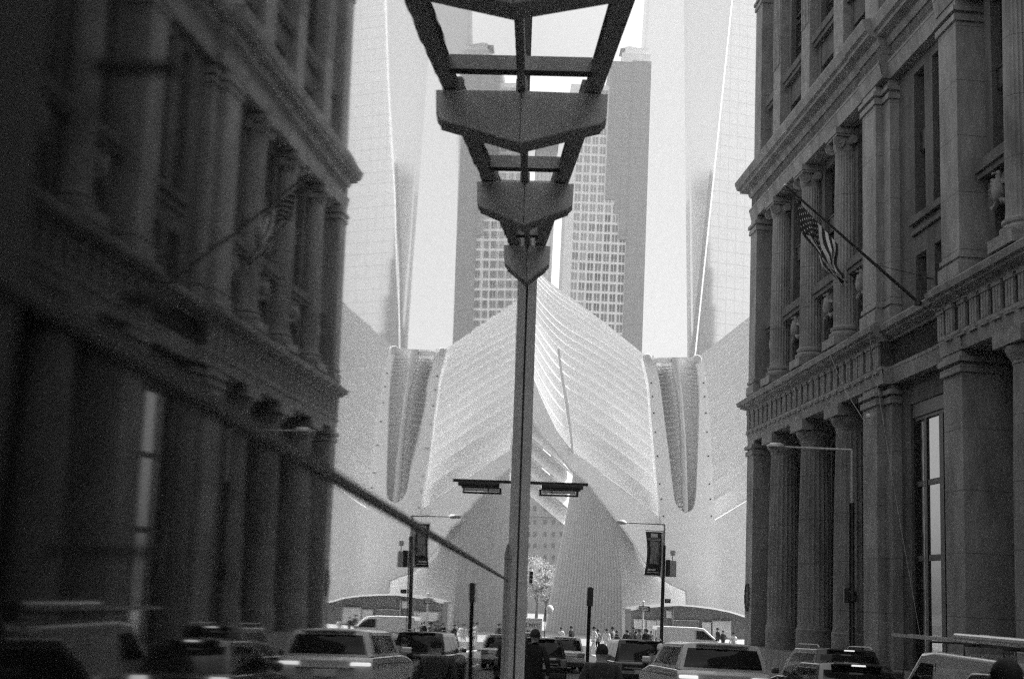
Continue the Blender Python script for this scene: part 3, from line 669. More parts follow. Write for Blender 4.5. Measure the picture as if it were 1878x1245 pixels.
for x in (1234, 1212): MB().prism([at(x, 1117, 108.4), at(x+1.6, 1117, 108.4), at(x+.8, 1165, 108.4), at(x-.8, 1165, 108.4)], (0, .2, 0)).build('post', M['steel_dark'], pv)
def text(name, s, loc, size, mt, parent, right, up, ext=.01):
    cu = bpy.data.curves.new(name, 'FONT'); cu.body = s; cu.size = size; cu.extrude = ext; cu.align_x = 'CENTER'; cu.align_y = 'CENTER'
    o = bpy.data.objects.new(name, cu); COL.objects.link(o)
    dg = bpy.context.evaluated_depsgraph_get(); me = bpy.data.meshes.new_from_object(o.evaluated_get(dg)); bpy.data.objects.remove(o)
    r = Vector(right).normalized(); u = Vector(up).normalized(); n = r.cross(u)
    me.transform(Matrix(((r.x, u.x, n.x, loc[0]), (r.y, u.y, n.y, loc[1]), (r.z, u.z, n.z, loc[2]), (0, 0, 0, 1))))
    p = parent; off_ = Vector((0, 0, 0))
    while p is not None: off_ += p.location; p = p.parent
    me.transform(Matrix.Translation(-off_)); me.materials.clear(); me.materials.append(mt)
    q = bpy.data.objects.new(name, me); COL.objects.link(q); q.parent = parent; return q

# ------------------------------------------------------------------ towers behind
def ptower():
    Y = 345; base = at(1110, 1100, Y); r = thing('office_tower', (base.x, Y, -3.6), 'grey office tower with a grid of paired windows rising behind the winged hall', 'tower')
    A = at(1025, 640, Y); B = at(1141, 640, Y); D_ = at(1177, 640, Y); x0, xm, x1 = A.x, B.x, D_.x
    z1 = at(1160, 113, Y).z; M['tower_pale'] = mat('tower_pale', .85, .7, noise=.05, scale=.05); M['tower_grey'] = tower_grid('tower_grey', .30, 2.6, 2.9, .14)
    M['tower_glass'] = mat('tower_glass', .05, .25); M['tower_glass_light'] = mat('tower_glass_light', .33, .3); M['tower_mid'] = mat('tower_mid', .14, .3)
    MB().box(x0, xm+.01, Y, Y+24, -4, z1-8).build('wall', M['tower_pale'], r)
    MB().box(xm-.0, x1, Y-.6, Y+24, -4, z1).build('corner_and_shade_slab', M['tower_grey'], r)
    # stepped grey slabs stand in for reflected shade over the window grid
    for sx, zt in ((1110, 366), (1126, 392), (1134, 440)):
        xa = at(sx, zt, Y).x; MB().box(xa, xm-.01, Y-.45-.02*(sx-1100)/10, Y+23, at(sx, zt, Y).z, z1-.02*(sx-1090)).build('corner_and_shade_slab', M['tower_grey'], r)
    # window grid: columns 1025..1141 every ~15.4 px
    cols = 8; cw = (xm-x0)/cols; fh = 19.4/FPX*Y*1.0; n = 0; a_rest = MB(); proto = None
    zlow = at(1100, 640, Y).z
    zz = zlow-1; kk = 0
    while zz < z1-10:
        for c in range(cols):
            xa = x0+cw*c+cw*.17; xb = x0+cw*(c+1)-cw*.13
            p = at(1110, 370, Y)
            if zz > p.z-2 and c > cols-3: continue
            if c == 0: continue
            far = (c < 4) and (kk > 4)
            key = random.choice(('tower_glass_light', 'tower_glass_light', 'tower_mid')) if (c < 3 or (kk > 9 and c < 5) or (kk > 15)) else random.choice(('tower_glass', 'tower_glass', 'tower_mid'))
            def wbox(m_):
                mid = (xa+xb)/2; y0_ = Y-.10
                m_.box(xa, mid-.12, y0_, Y+.3, zz+.75, zz+fh-.55); m_.box(mid+.12, xb, y0_, Y+.3, zz+.75, zz+fh-.55)
                m_.box(xa, mid-.12, y0_, Y+.3, zz+.28, zz+.62); m_.box(mid+.12, xb, y0_, Y+.3, zz+.28, zz+.62)
            if n < 96:
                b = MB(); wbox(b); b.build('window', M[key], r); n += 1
            else: wbox(a_rest)
        zz += fh; kk += 1
    o = a_rest.build('window', M['tower_glass_light'], r); o['kind'] = 'stuff'
    c0 = at(1136, 113, Y); c1 = at(1193, 113, Y)
    MB().box(xm-3, x1-.2, Y+1, Y+20, z1, at(1160, 95, Y).z).box(xm-2, x1-.6, Y+2, Y+19, at(1160, 95, Y).z, at(1160, 82, Y).z).build('crown', M['tower_pale'], r)
    zc = at(1160, 82, Y).z; xa, xb = at(1140, 80, Y).x, at(1178, 80, Y).x; xm_ = (xa+xb)/2; zt = at(1158, 68, Y).z
    b = MB(); b.v = [Vector((xa, Y+3, zc)), Vector((xb, Y+3, zc)), Vector((xb, Y+9, zc)), Vector((xa, Y+9, zc)), Vector((xm_, Y+6, zt))]; b.f = [(0, 1, 4), (1, 2, 4), (2, 3, 4), (3, 0, 4), (0, 3, 2, 1)]
    b.build('pyramid_roof', M['tower_grey'], r)
def tower_grid(name, v, du, dz, amt, ang=0.0, rough=.6, metal=0, wl=.12, noise=.05, spec=.5):
    m = mat(name, v, rough, metal=metal, spec=spec); n = m.node_tree; b = n.nodes['Principled BSDF']; g = n.nodes.new('ShaderNodeNewGeometry')
    s = n.nodes.new('ShaderNodeSeparateXYZ'); rot = n.nodes.new('ShaderNodeVectorRotate'); rot.rotation_type = 'Z_AXIS'; rot.inputs['Angle'].default_value = -ang
    n.links.new(g.outputs['Position'], rot.inputs[0]); n.links.new(rot.outputs[0], s.inputs[0])
    outs = []
    for i, d, w_ in ((0, du, wl), (2, dz, wl)):
        q = n.nodes.new('ShaderNodeMath'); q.operation = 'DIVIDE'; q.inputs[1].default_value = d; n.links.new(s.outputs[i], q.inputs[0])
        f = n.nodes.new('ShaderNodeMath'); f.operation = 'FRACT'; n.links.new(q.outputs[0], f.inputs[0])
        l = n.nodes.new('ShaderNodeMath'); l.operation = 'LESS_THAN'; l.inputs[1].default_value = w_; n.links.new(f.outputs[0], l.inputs[0]); outs.append(l)
    mx_ = n.nodes.new('ShaderNodeMath'); mx_.operation = 'MAXIMUM'; n.links.new(outs[0].outputs[0], mx_.inputs[0]); n.links.new(outs[1].outputs[0], mx_.inputs[1])
    ma = n.nodes.new('ShaderNodeMath'); ma.operation = 'MULTIPLY_ADD'; ma.inputs[1].default_value = -v*amt; ma.inputs[2].default_value = v; n.links.new(mx_.outputs[0], ma.inputs[0])
    no = n.nodes.new('ShaderNodeTexNoise'); no.inputs['Scale'].default_value = .25; no.inputs['Detail'].default_value = 5; n.links.new(g.outputs['Position'], no.inputs['Vector'])
    mr = n.nodes.new('ShaderNodeMapRange'); mr.inputs[1].default_value = .3; mr.inputs[2].default_value = .7; mr.inputs[3].default_value = 1-noise; mr.inputs[4].default_value = 1+noise; n.links.new(no.outputs['Fac'], mr.inputs[0])
    mu = n.nodes.new('ShaderNodeMath'); mu.operation = 'MULTIPLY'; n.links.new(ma.outputs[0], mu.inputs[0]); n.links.new(mr.outputs[0], mu.inputs[1])
    n.links.new(mu.outputs[0], b.inputs['Base Color']); return m
ptower()
# tapering glass skyscraper: square base, square top turned by 45 degrees
def skyscraper():
    BT = rad(16); C0 = at(1266, 690, 390); ex = Vector((math.cos(BT), math.sin(BT), 0)); ey = Vector((-math.sin(BT), math.cos(BT), 0)); H = 360; wd = 61
    r = thing('glass_skyscraper', (C0.x, 430, -3.6), 'pale tapering glass skyscraper with bright corner edges behind the street corner', 'skyscraper')
    b = [C0, C0+ex*wd, C0+ex*wd+ey*wd, C0+ey*wd]; t = [(b[i]+b[(i+1) % 4])/2+Vector((0, 0, H)) for i in range(4)]
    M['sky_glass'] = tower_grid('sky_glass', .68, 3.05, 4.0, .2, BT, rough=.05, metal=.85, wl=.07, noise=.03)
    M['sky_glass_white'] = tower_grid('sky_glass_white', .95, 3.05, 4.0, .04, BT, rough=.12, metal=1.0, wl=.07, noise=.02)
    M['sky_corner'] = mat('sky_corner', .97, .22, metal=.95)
    for i in range(4):
        j = (i+1) % 4
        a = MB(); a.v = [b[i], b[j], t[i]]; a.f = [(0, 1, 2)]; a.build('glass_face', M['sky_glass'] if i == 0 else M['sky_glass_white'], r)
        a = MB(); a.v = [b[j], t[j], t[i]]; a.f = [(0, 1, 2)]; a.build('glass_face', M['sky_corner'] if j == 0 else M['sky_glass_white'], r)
        dn = (t[i]-Vector((0, 0, H))-(b[0]+b[2])/2).normalized()
        for q in (b[i], b[j]):
            MB().tube([q-Vector((0, 0, 2))-Vector((0, .5, 0)), t[i]-Vector((0, .5, 0))], .95, 4).build('edge_strip', M['sky_glass_white'], r)
    z0 = C0.z
    a = MB(); a.prism([p-Vector((0, 0, 0)) for p in b], Vector((0, 0, -z0-4))); a.build('podium', M['sky_glass_white'], r)
    a = MB(); a.prism(t, Vector((0, 0, 6))); a.build('parapet', WS, r)
skyscraper()
ct = thing('slim_tower', (222, 202, -3.6), 'slim dark stepped tower out to the right, seen only mirrored in the glass skyscraper', 'tower')
for hw_, z0, z1 in ((6.5, -4, 132), (5.4, 132, 152), (4.2, 152, 172), (2.6, 172, 186), (1.2, 186, 198)):
    MB().box(222-hw_, 222+hw_, 202-hw_, 202+hw_, z0, z1).build('storey_block', M['granite_dirty'], ct)
def slab(name, label, x0, x1, Y, ytop, mt, cat='tower', dep=14, bands=None):
    A = at(x0, ytop, Y); B = at(x1, ytop, Y)
    r = thing(name, (A.x, Y, -3.6), label, cat)
    MB().box(A.x, B.x, Y, Y+dep, -4, A.z).build('wall', mt, r)
    MB().box(A.x-.3, B.x+.3, Y-.3, Y+dep+.3, A.z, A.z+1).build('parapet', mt, r); return r
# x at the height where each shows; the towers stand plumb
slab('slab_tower', 'plain grey slab tower showing through the canopy glass', 940, 992, 420, -260, tower_grid('slab_grey', .26, 400, 3.6, .1, noise=.04))
slab('striped_tower', 'pale tower with fine stripes just left of the grey office tower', 985, 1023, 330, 262, tower_grid('striped', .62, 1.1, 60, .22, wl=.4, noise=.02))
M['far_stone'] = mat('far_stone', .34, .85, noise=.1, scale=.3)
st = thing('stone_block', (at(1000, 1060, 262).x, 262, -3.6), 'stone block with small square windows seen through the arch of the hall', 'building')
A = at(930, 908, 262); B = at(1075, 908, 262); MB().box(A.x, B.x, 262, 285, -4, A.z).build('wall', M['far_stone'], st)
for y_ in (944, 1052): MB().box(A.x, B.x+.3, 261.6, 262, at(1000, y_, 262).z-.4, at(1000, y_, 262).z).build('string_course', M['far_stone'], st)
for yy, h in ((932, 9), (957, 7.5), (979, 7.5), (1000, 7.5), (1022, 7.5), (1041, 7)):
    for xx in ((970, 981, 1000, 1015, 1030, 1045)):
        a_ = at(xx-2.6, yy+h/2, 262); b_ = at(xx+2.6, yy-h/2, 262)
        MB().box(a_.x, b_.x, 261.85, 262.1, a_.z, b_.z).build('window', M['tower_mid'], st)

# ------------------------------------------------------------------ trees in the plaza
def tree(x, Y, h, rw, label, seed, n=2600):
    random.seed(seed); z0 = -3.6; r = thing('plaza_tree', (x, Y, z0), label, 'tree', group='trees beyond the arch')
    a = MB(); a.tube([(x, Y, z0), (x+.1, Y, z0+h*.3), (x, Y, z0+h*.6)], [.24, .18, .08], 8); pts = []
    for k in range(9):
        an = random.uniform(0, 6.28); zz = z0+h*random.uniform(.28, .5); e = Vector((x+rw*.7*math.cos(an), Y+rw*.7*math.sin(an), zz+h*.3)); a.tube([(x, Y, zz), (Vector((x, Y, zz))+e)/2+Vector((0, 0, .3)), e], [.1, .06, .02], 5); pts.append(e)
    a.build('trunk', M['bark'], r)
    b = MB(); cl = [(Vector((x, Y, z0+h*.68))+Vector((random.gauss(0, .45)*rw, random.gauss(0, .45)*rw, random.gauss(0, .15)*h)), random.uniform(.5, 1.1)) for _ in range(34)]
    for i in range(n):
        c, s_ = random.choice(cl); p = c+Vector((random.gauss(0, .5), random.gauss(0, .5), random.gauss(0, .4)))*s_
        u = Vector((random.gauss(0, 1), random.gauss(0, 1), random.gauss(0, 1))).normalized()*random.uniform(.10, .2); v = u.cross(Vector((random.gauss(0, 1), random.gauss(0, 1), random.gauss(0, 1)))).normalized()*u.length*.7
        b.quad(p-u, p-v, p+u, p+v)
    b.build('crown', M['leaf'], r)
tree(at(985, 1100, 185).x, 185, 7.8, 2.6, 'pale sunlit leafy tree in the gap under the arch, left one', 3)
tree(at(1001, 1100, 178).x, 178, 7.0, 2.2, 'pale sunlit leafy tree right beside the fluted foot of the hall', 5)
tree(at(966, 1100, 200).x, 200, 10.5, 2.6, 'taller leafy tree half hidden by the end post of the shop front', 8)

# ------------------------------------------------------------------ vehicles (local frame: x right, y forward, z up; rear faces the camera)
HEAD = -FA
def panel(m, c, u0, u1, v0, v1, out, th=.012):
    """c: 4 corners (bottom-left, bottom-right, top-right, top-left) of a face; a thin pane set just proud of it"""
    def P(u, v): return lerp(lerp(c[0], c[1], u), lerp(c[3], c[2], u), v)
    n = (c[1]-c[0]).cross(c[3]-c[0]).normalized()
    if n.dot(Vector(out)) < 0: n = -n
    q = [P(u0, v0), P(u1, v0), P(u1, v1), P(u0, v1)]
    m.hexa([p-n*.02 for p in q]+[p+n*th for p in q])
def wheel(root, x, y, r, w_=.22):
    sg = 1 if x > 0 else -1
    t = MB().lathe([(r*.55, -w_/2), (r*.93, -w_/2), (r, -w_*.36), (r, w_*.36), (r*.93, w_/2), (r*.55, w_/2)], (x, y, r), 24, axis='x').build('wheel', M['tyre'], root, smooth=35, world=False)
    a = MB().lathe([(.04, sg*w_*.40), (r*.5, sg*w_*.42), (r*.62, sg*w_*.5)], (x, y, r), 20, axis='x')
    for k in range(5):
        an = k*2*math.pi/5; a.tube([(x+sg*w_*.46, y, r), (x+sg*w_*.46, y+r*.6*math.cos(an), r+r*.6*math.sin(an))], .03, 5)
    a.build('rim', M['rim'], t, world=False)
def car(name, label, D, Yr, L_, W_, H, pm, cat='car', belt=.58, deck=None, rs=(.10, .42), fs=(.36, .60), tumble=.16, lights='vertical', lit=True, rails=False, kind='suv', clear=.2, high=True, group='vehicles waiting in the street', dz=0):
    base = F_(D, Yr+L_/2); base.z = gz(Yr+L_/2)+dz; slope = math.atan(.03)
    root = thing(name, base, label, cat, HEAD, group); root.rotation_euler = (-slope, 0, HEAD)
    y0, y1 = -L_/2, L_/2; hw = W_/2; zb = H*belt; rw = .34 if H > 1.55 else .31
    dk = deck or zb
    prof = [(y0+.06, clear+.05), (y0, clear+.28), (y0+.0, clear+.45), (y0+.05, clear+.5), (y0+.04, dk-.08), (y0+.12, dk), (y0+L_*rs[0]+.05, zb), (y1-L_*fs[0], zb+.01), (y1-.35, zb-.14), (y1-.08, zb-.26), (y1, clear+.4), (y1-.06, clear+.05)]
    ex, rows = 7, []
    for i in range(-ex, ex+1):
        u = math.sin(i/ex*math.pi/2); au = abs(u); rows.append([Vector((u*hw, y*(1-.045*au**3), z-(.05*au**6*max(0, (z-.4)/zb)))) for y, z in prof+[prof[0]]])
    bd = MB().grid(rows); k = len(prof)
    for r_ in (rows[0], rows[-1]): n = len(bd.v); bd.v += r_[:-1]; bd.f.append(tuple(range(n, n+k)))
    bd.build('body', pm, root, smooth=38, bevel=.05, world=False)
    wb = hw-.035; wr = hw-tumble-.02; yr0, yr1 = y0+L_*rs[0]*.6+.03, y0+L_*rs[1]*.5; yf0, yf1 = y1-L_*fs[0]+.05, y1-L_*fs[1]
    zb2 = zb-.02; zt = H-.06; yc = (yr1+yf1)/2
    def SF(u, y, z, out=0):              # curved cabin skin
        t = (z-zb2)/(zt-zb2); t_ = min(1, max(0, t)); au = abs(u); hwz = lerp(wb, wr, t_**1.25)
        return Vector((u*hwz, lerp(y, yc, .05*au**3), z+.055*(1-au**2.5)*(1 if t >= .99 else 0)*1.0))
    def edge(ya, za, yb_, zb_, bul, n):  # slightly bowed line between two side-view points
        return [(lerp(ya, yb_, i/n)+(bul*math.sin(math.pi*i/n)), lerp(za, zb_, i/n)) for i in range(n+1)]
    cp = edge(yr0, zb2, yr1, zt, -.045, 5)+edge(yr1, zt, yf1, zt, 0, 6)[1:]+edge(yf1, zt, yf0, zb2, .05, 5)[1:]
    rows = [[SF(math.sin(i/ex*math.pi/2), y, z) for y, z in cp] for i in range(-ex, ex+1)]
    cb = MB().grid(rows); k = len(cp)
    for r_ in (rows[0], rows[-1]): n = len(cb.v); cb.v += r_; cb.f.append(tuple(range(n, n+k)))
    cb.build('cabin', pm, root, smooth=45, bevel=.045, world=False)
    B = [SF(u, y, z) for y, z, u in ((yr0, zb2, -1), (yr0, zb2, 1), (yf0, zb2, 1), (yf0, zb2, -1), (yr1, zt, -1), (yr1, zt, 1), (yf1, zt, 1), (yf1, zt, -1))]
    def wrap(name, ya, za, yb_, zb_, bul, sgn, u0, v0, v1):
        pr = edge(ya, za, yb_, zb_, bul, 12); ia, ib = int(v0*12), int(v1*12)
        rws = [[SF(u0*i/6*(1-.0*0), y, z)+Vector((0, sgn*.012, .006)) for y, z in pr[ia:ib+1]] for i in range(-6, 7)]
        MB().solid(rws, (0, -sgn*.03, 0)).build(name, M['car_glass'], root, world=False, smooth=40)
    wrap('rear_window', yr0, zb2, yr1, zt, -.045, -1, .88, .12, .88)
    wrap('windscreen', yf0, zb2, yf1, zt, .05, 1, .90, .10, .90)
    for sg, (a_, b_, c_, d_) in ((-1, (B[0], B[3], B[7], B[4])), (1, (B[1], B[2], B[6], B[5]))):
        for u0, u1 in ((.08, .355), (.37, .635), (.65, .90)):
            g = MB(); panel(g, (a_, b_, c_, d_), u0, u1, .12, .86, (sg, 0, 0)); g.build('side_window', M['car_glass'], root, world=False, bevel=.006)
        MB().box(sg*hw-.0 if sg > 0 else sg*hw-.20, sg*hw+.20 if sg > 0 else sg*hw, yf0-.35, yf0-.22, zb+.02, zb+.17).build('mirror', pm, root, world=False, bevel=.04)
        MB().tube([(sg*(hw+.006), y0+.5, zb-.16), (sg*(hw+.01), y1-.6, zb-.18)], .012, 4).build('waist_line', M['plastic'], root, world=False)
        for yy in (-.25, .75): MB().box(sg*hw-.01, sg*hw+.03, yy, yy+.18, zb-.13, zb-.10).build('door_handle', M['galvanised'], root, world=False, bevel=.008)
        for yy in (y0+L_*.19, y1-L_*.19):
            MB().lathe([(rw*.4, -.02), (rw+.06, -.02), (rw+.06, .02), (rw*.4, .02)], (sg*hw, yy, rw), 24, axis='x').build('wheel_arch', M['plastic'], root, world=False)
            wheel(root, sg*(hw-.07), yy, rw)
        if lights == 'slim': lx = (hw-.42, hw-.03); lz = (dk-.19, dk-.12)
        elif lights == 'vertical': lx = (hw-.26, hw-.04); lz = (dk-.34, dk-.05)
        elif lights == 'slim': lx = (hw-.46, hw-.03); lz = (dk-.20, dk-.10)
        else: lx = (hw-.36, hw-.03); lz = (dk-.24, dk-.06)
        xa, xb = sorted((sg*lx[0], sg*lx[1]))
        MB().box(xa, xb, y0-.015, y0+.12, lz[0], lz[1]).build('tail_light', M['lamp_red'] if lit else M['lamp_off'], root, world=False, bevel=.02)
        MB().box(sg*(hw-.35)-.16, sg*(hw-.35)+.16, y1-.16, y1+.012, clear+.42, clear+.56).build('headlight', M['lamp_off'], root, world=False, bevel=.02)
        if rails: MB().tube([(sg*(wr-.06), yr1+.1, H-.02), (sg*(wr-.06), yr1+.25, H+.05), (sg*(wr-.06), yf1-.25, H+.05), (sg*(wr-.06), yf1-.05, H-.02)], .018, 6).build('roof_rail', M['galvanised'], root, world=False)
    MB().box(-.27, .27, y0-.02, y0+.03, dk-.42, dk-.27).build('number_plate', M['plate'], root, world=False, bevel=.008)
    MB().box(-hw+.05, hw-.05, y0-.035, y0+.25, clear, clear+.24).build('bumper', M['plastic'], root, world=False, bevel=.05)
    MB().box(-hw+.35, hw-.35, y0-.008, y0+.1, dk-.235, dk-.215).build('trim_strip', M['galvanised'], root, world=False)
    MB().box(-.7*wr, .7*wr, yr1-.16, yr1+.12, H-.075, H-.03).build('spoiler', pm, root, world=False, bevel=.015)
    MB().box(-.13, .13, yr1-.185, yr1-.15, H-.075, H-.045).build('brake_light', M['lamp_red'] if (lit and high) else M['lamp_off'], root, world=False, bevel=.006)
    MB().tube([(-.1, yr0+.0, zb+.03), (.35, lerp(yr0, yr1, .35)-.03, lerp(zb, H, .30))], .01, 4).build('wiper', M['plastic'], root, world=False)
    return root
car('silver_car', 'silver boxy luxury suv with bright tail lights, seen from behind at the middle right', 6.55, 27, 4.9, 2.0, 1.83, M['car_silver'], rs=(.06, .14), fs=(.30, .46), lights='slim', tumble=.17, belt=.69, deck=1.25, high=False)
car('dark_crossover', 'low black crossover with a bright high brake light, nearest the camera in the middle lane', 8.15, 23, 4.4, 1.86, 1.60, M['car_black'], rs=(.07, .34), fs=(.32, .56), lights='wide', tumble=.24, belt=.60, deck=.98)
car('dark_estate', 'dark suv with silver roof rails behind the black crossover', 10.9, 32, 4.8, 1.92, 1.86, M['car_dark'], rs=(.05, .16), fs=(.30, .5), rails=True, tumble=.2)
car('black_suv', 'black suv standing left of the street sign post, straight ahead', 4.75, 47.5, 4.7, 1.9, 1.68, M['car_black'], rs=(.06, .18), fs=(.3, .48), rails=False, lights='vertical', lit=False, tumble=.2)
car('light_taxi', 'pale car with a roof rack in front of the black suv', 5.0, 58, 4.7, 1.9, 1.84, M['car_white'], rs=(.06, .18), fs=(.3, .48), rails=True, lights='wide', lit=False)
car('black_minivan', 'black suv between the black sign post and the lamp with the banner', 8.0, 45, 4.9, 1.95, 1.80, M['car_black'], rs=(.05, .14), fs=(.28, .46), rails=True, lights='vertical', tumble=.17, lit=False)
car('bright_sedan', 'white car further ahead, just right of the black sign post', 7.35, 62, 4.6, 1.85, 1.62, M['car_white'], rs=(.12, .3), fs=(.34, .58), lights='wide', lit=False)
car('dark_sedan', 'dark hatchback tail seen between the silver suv and the dark suv', 10.6, 44, 4.4, 1.8, 1.66, M['car_grey'], rs=(.12, .3), fs=(.34, .58), lights='wide', lit=False)
car('near_suv', 'dark glossy suv nearest the camera at the lower right corner of the photo', 6.75, 11.6, 4.7, 1.95, 1.70, M['car_dark'], rs=(.08, .34), fs=(.32, .5), lights='vertical', tumble=.22, lit=False)

def van(name, label, D, Yr, L_, W_, H, pm, group, windows=True, hood=.2, rz=0, base=None, cat='van'):
    b = base if base is not None else F_(D, Yr+L_/2); 
    if base is None: b.z = gz(Yr+L_/2)
    root = thing(name, b, label, cat, HEAD+rz, group)
    y0, y1 = -L_/2, L_/2; hw = W_/2; wt = hw-.10
    side = [(y0+.03, .3), (y0, .5), (y0+.03, H*.55), (y0+.08, H-.16), (y0+.16, H-.03), (y1-L_*.42, H), (y1-L_*.31, H-.05), (y1-L_*hood+.02, H*.60), (y1-.3, H*.52), (y1-.05, H*.44), (y1, .5), (y1-.05, .3)]
    rows = []
    for x, sc in ((-hw+.0, 0), (-hw, 1), (hw, 1), (hw-.0, 0)):
        pass
    def wz(z): return lerp(hw, wt, max(0, (z-H*.5)/(H*.5)))
    a = MB(); Lf = [Vector((-wz(z), y, z)) for y, z in side]; Rt = [Vector((wz(z), y, z)) for y, z in side]
    a.grid([Lf+[Lf[0]], Rt+[Rt[0]]]); n = len(a.v); a.v += Lf; a.f.append(tuple(range(n, n+12))); n = len(a.v); a.v += Rt; a.f.append(tuple(range(n+11, n-1, -1)))
    a.build('body', pm, root, smooth=32, bevel=.06, world=False, merge=True)
    for sg in (-1, 1):
        def P(y, z, o=.01): return Vector((sg*(wz(z)+o), y, z))
        c = [(y1-L_*.42, H*.62), (y1-L_*hood-.22, H*.62), (y1-L_*.31-.04, H-.22), (y1-L_*.42, H-.22)]
        a = MB(); a.hexa([P(y, z, -.02) for y, z in c]+[P(y, z) for y, z in c]); a.build('cab_window', M['car_glass'], root, world=False, bevel=.005)
        for yy in (y1-L_*.44, y1-L_*hood+.02):
            a = MB(); a.hexa([P(yy, .5, -.01), P(yy+.02, .5, -.01), P(yy+.02, H-.2, -.01), P(yy, H-.2, -.01), P(yy, .5, .006), P(yy+.02, .5, .006), P(yy+.02, H-.2, .006), P(yy, H-.2, .006)]); a.build('door_gap', M['plastic'], root, world=False)
        a = MB(); a.hexa([P(y0+.2, H*.45, -.01), P(y1-L_*.46, H*.45, -.01), P(y1-L_*.46, H*.47, -.01), P(y0+.2, H*.47, -.01), P(y0+.2, H*.45, .012), P(y1-L_*.46, H*.45, .012), P(y1-L_*.46, H*.47, .012), P(y0+.2, H*.47, .012)]); a.build('rub_strip', M['plastic'], root, world=False)
        MB().box(sg*hw-.02 if sg > 0 else -hw-.24, hw+.24 if sg > 0 else -hw+.02, y1-L_*hood-.16, y1-L_*hood-.06, H*.60, H*.60+.3).build('mirror', M['plastic'], root, world=False, bevel=.04)
        for yy in (y0+L_*.18, y1-L_*.17):
            MB().lathe([(.2, -.02), (.40, -.02), (.40, .02), (.2, .02)], (sg*hw, yy, .33), 24, axis='x').build('wheel_arch', M['plastic'], root, world=False); wheel(root, sg*(hw-.08), yy, .34)
        xa, xb = sorted((sg*(hw-.16), sg*(hw-.02))); MB().box(xa, xb, y0-.01, y0+.1, H*.42, H*.62).build('tail_light', M['lamp_off'], root, world=False, bevel=.01)
        xa, xb = sorted((sg*.04, sg*(wt-.14))); MB().box(xa, xb, y0+.03, y0+.06, H*.6, H-.28).build('rear_window', M['car_glass'], root, world=False, bevel=.005)
        xa, xb = sorted((sg*(hw-.4), sg*(hw-.08))); MB().box(xa, xb, y1-.2, y1+.0, H*.36, H*.44).build('headlight', M['lamp_off'], root, world=False, bevel=.02)
    c = [Vector((-wt+.12, y1-L_*.31-.0, H-.13)), Vector((wt-.12, y1-L_*.31, H-.13)), Vector((hw-.16, y1-L_*hood-.02, H*.62)), Vector((-hw+.16, y1-L_*hood-.02, H*.62))]
    a = MB(); panel(a, c, 0, 1, 0, 1, (0, 1, .6), .03); a.build('windscreen', M['car_glass'], root, world=False)
    MB().box(-.27, .27, y0-.02, y0+.02, .55, .7).build('number_plate', M['plate'], root, world=False); MB().box(-hw+.04, hw-.04, y0-.08, y0+.2, .28, .48).build('bumper', M['plastic'], root, world=False, bevel=.04)
    return root
wv = van('work_van', 'grey white work van with a ladder rack, in front of the stone piers', 10.3, 20.2, 5.5, 1.95, 1.86, M['van_white'], 'vans in the street', hood=.17)
lr = thing('ladder_rack', wv.matrix_world.translation if False else wv.location+Vector((0, 0, 1.9)), 'dark ladder rack loaded with a ladder and a capped pipe on the work van roof', 'ladder rack', HEAD)
for yy in (-2.2, -.7, .8):
    a = MB().tube([(-.82, yy, -.06), (-.82, yy, .12), (.82, yy, .12), (.82, yy, -.06)], .022, 6); a.build('crossbar', M['frame_dark'], lr, world=False)
for x in (-.78, -.42):
    MB().box(x-.02, x+.02, -.1, 2.75, .15, .21).build('ladder_rail', M['steel_dark'], lr, world=False)
for k in range(9): MB().box(-.76, -.44, .05+k*.31, .08+k*.31, .165, .195).build('ladder_rung', M['galvanised'], lr, world=False)
MB().tube([(-.6, -2.75, .24), (-.6, .1, .24)], .075, 12).build('pipe', M['van_white'], lr, world=False)
MB().lathe([(.03, -.05), (.10, -.04), (.10, .10), (.03, .12)], (-.6, -2.85, .24), 14, axis='y').build('pipe_cap', M['black_paint'], lr, world=False)
van('delivery_truck', 'tall dark delivery truck at the right edge, its windscreen pillar just in the photo', 9.35, 11.6, 6.2, 2.1, 2.9, M['car_dark'], 'vans in the street', hood=.1)
p = at(1262, 1160, 86); van('white_van', 'long white van crossing side-on at the far end of the street', 0, 0, 4.7, 1.9, 2.02, M['car_white'], 'vans in the street', rz=-HEAD-math.pi/2+.05, base=Vector((p.x, 86, -3.6)), hood=.12)

# ------------------------------------------------------------------ street furniture
def lamp(Y, px, pyt, arm_px, zbase, label, dark_top_py, k=1.0):
    c = at(px, pyt, Y); x, z1 = c.x, c.z; a_ = at(arm_px, pyt, Y).x
    r = thing('street_lamp', (x, Y, zbase), label, 'street lamp', group='street lamps')
    zd = at(px, dark_top_py, Y).z; P = Vector((x, Y, 0))
    MB().lathe([(.20, zbase), (.20, zbase+.15), (.15, zbase+.3), (.15, zbase+.9), (.11, zbase+1.0), (.105, zd), (.06, zd+.02)], P, 12).build('pole', M['black_paint'], r, smooth=35)
    MB().tube([(x, Y, zd), (x, Y, z1), (x-.05, Y, z1+.03)], [.055, .05, .05], 8).build('upper_pole', M['galvanised'], r, smooth=35)
    MB().tube([(x, Y, z1+.02), (a_+.5, Y, z1+.0)], [.05, .035], 8).build('arm', M['galvanised'], r, smooth=35)
    MB().lathe([(.02, .14), (.20, .13), (.32, .05), (.33, -.03), (.26, -.10), (.02, -.13)], Vector((a_+.33, Y, z1)), 20).build('lamp_head', M['galvanised'], r, smooth=50)
    return r, x, z1
r1, x, z = lamp(47, 1562, 826, 1407, gz(47)+.15, 'street lamp with a black lower pole standing before the fluted stone columns', 922)
MB().lathe([(.11, -.25), (.19, -.2), (.19, .15), (.11, .2)], (x, 47, at(1558, 1092, 47).z), 12).build('collar', M['black_paint'], r1, smooth=40)
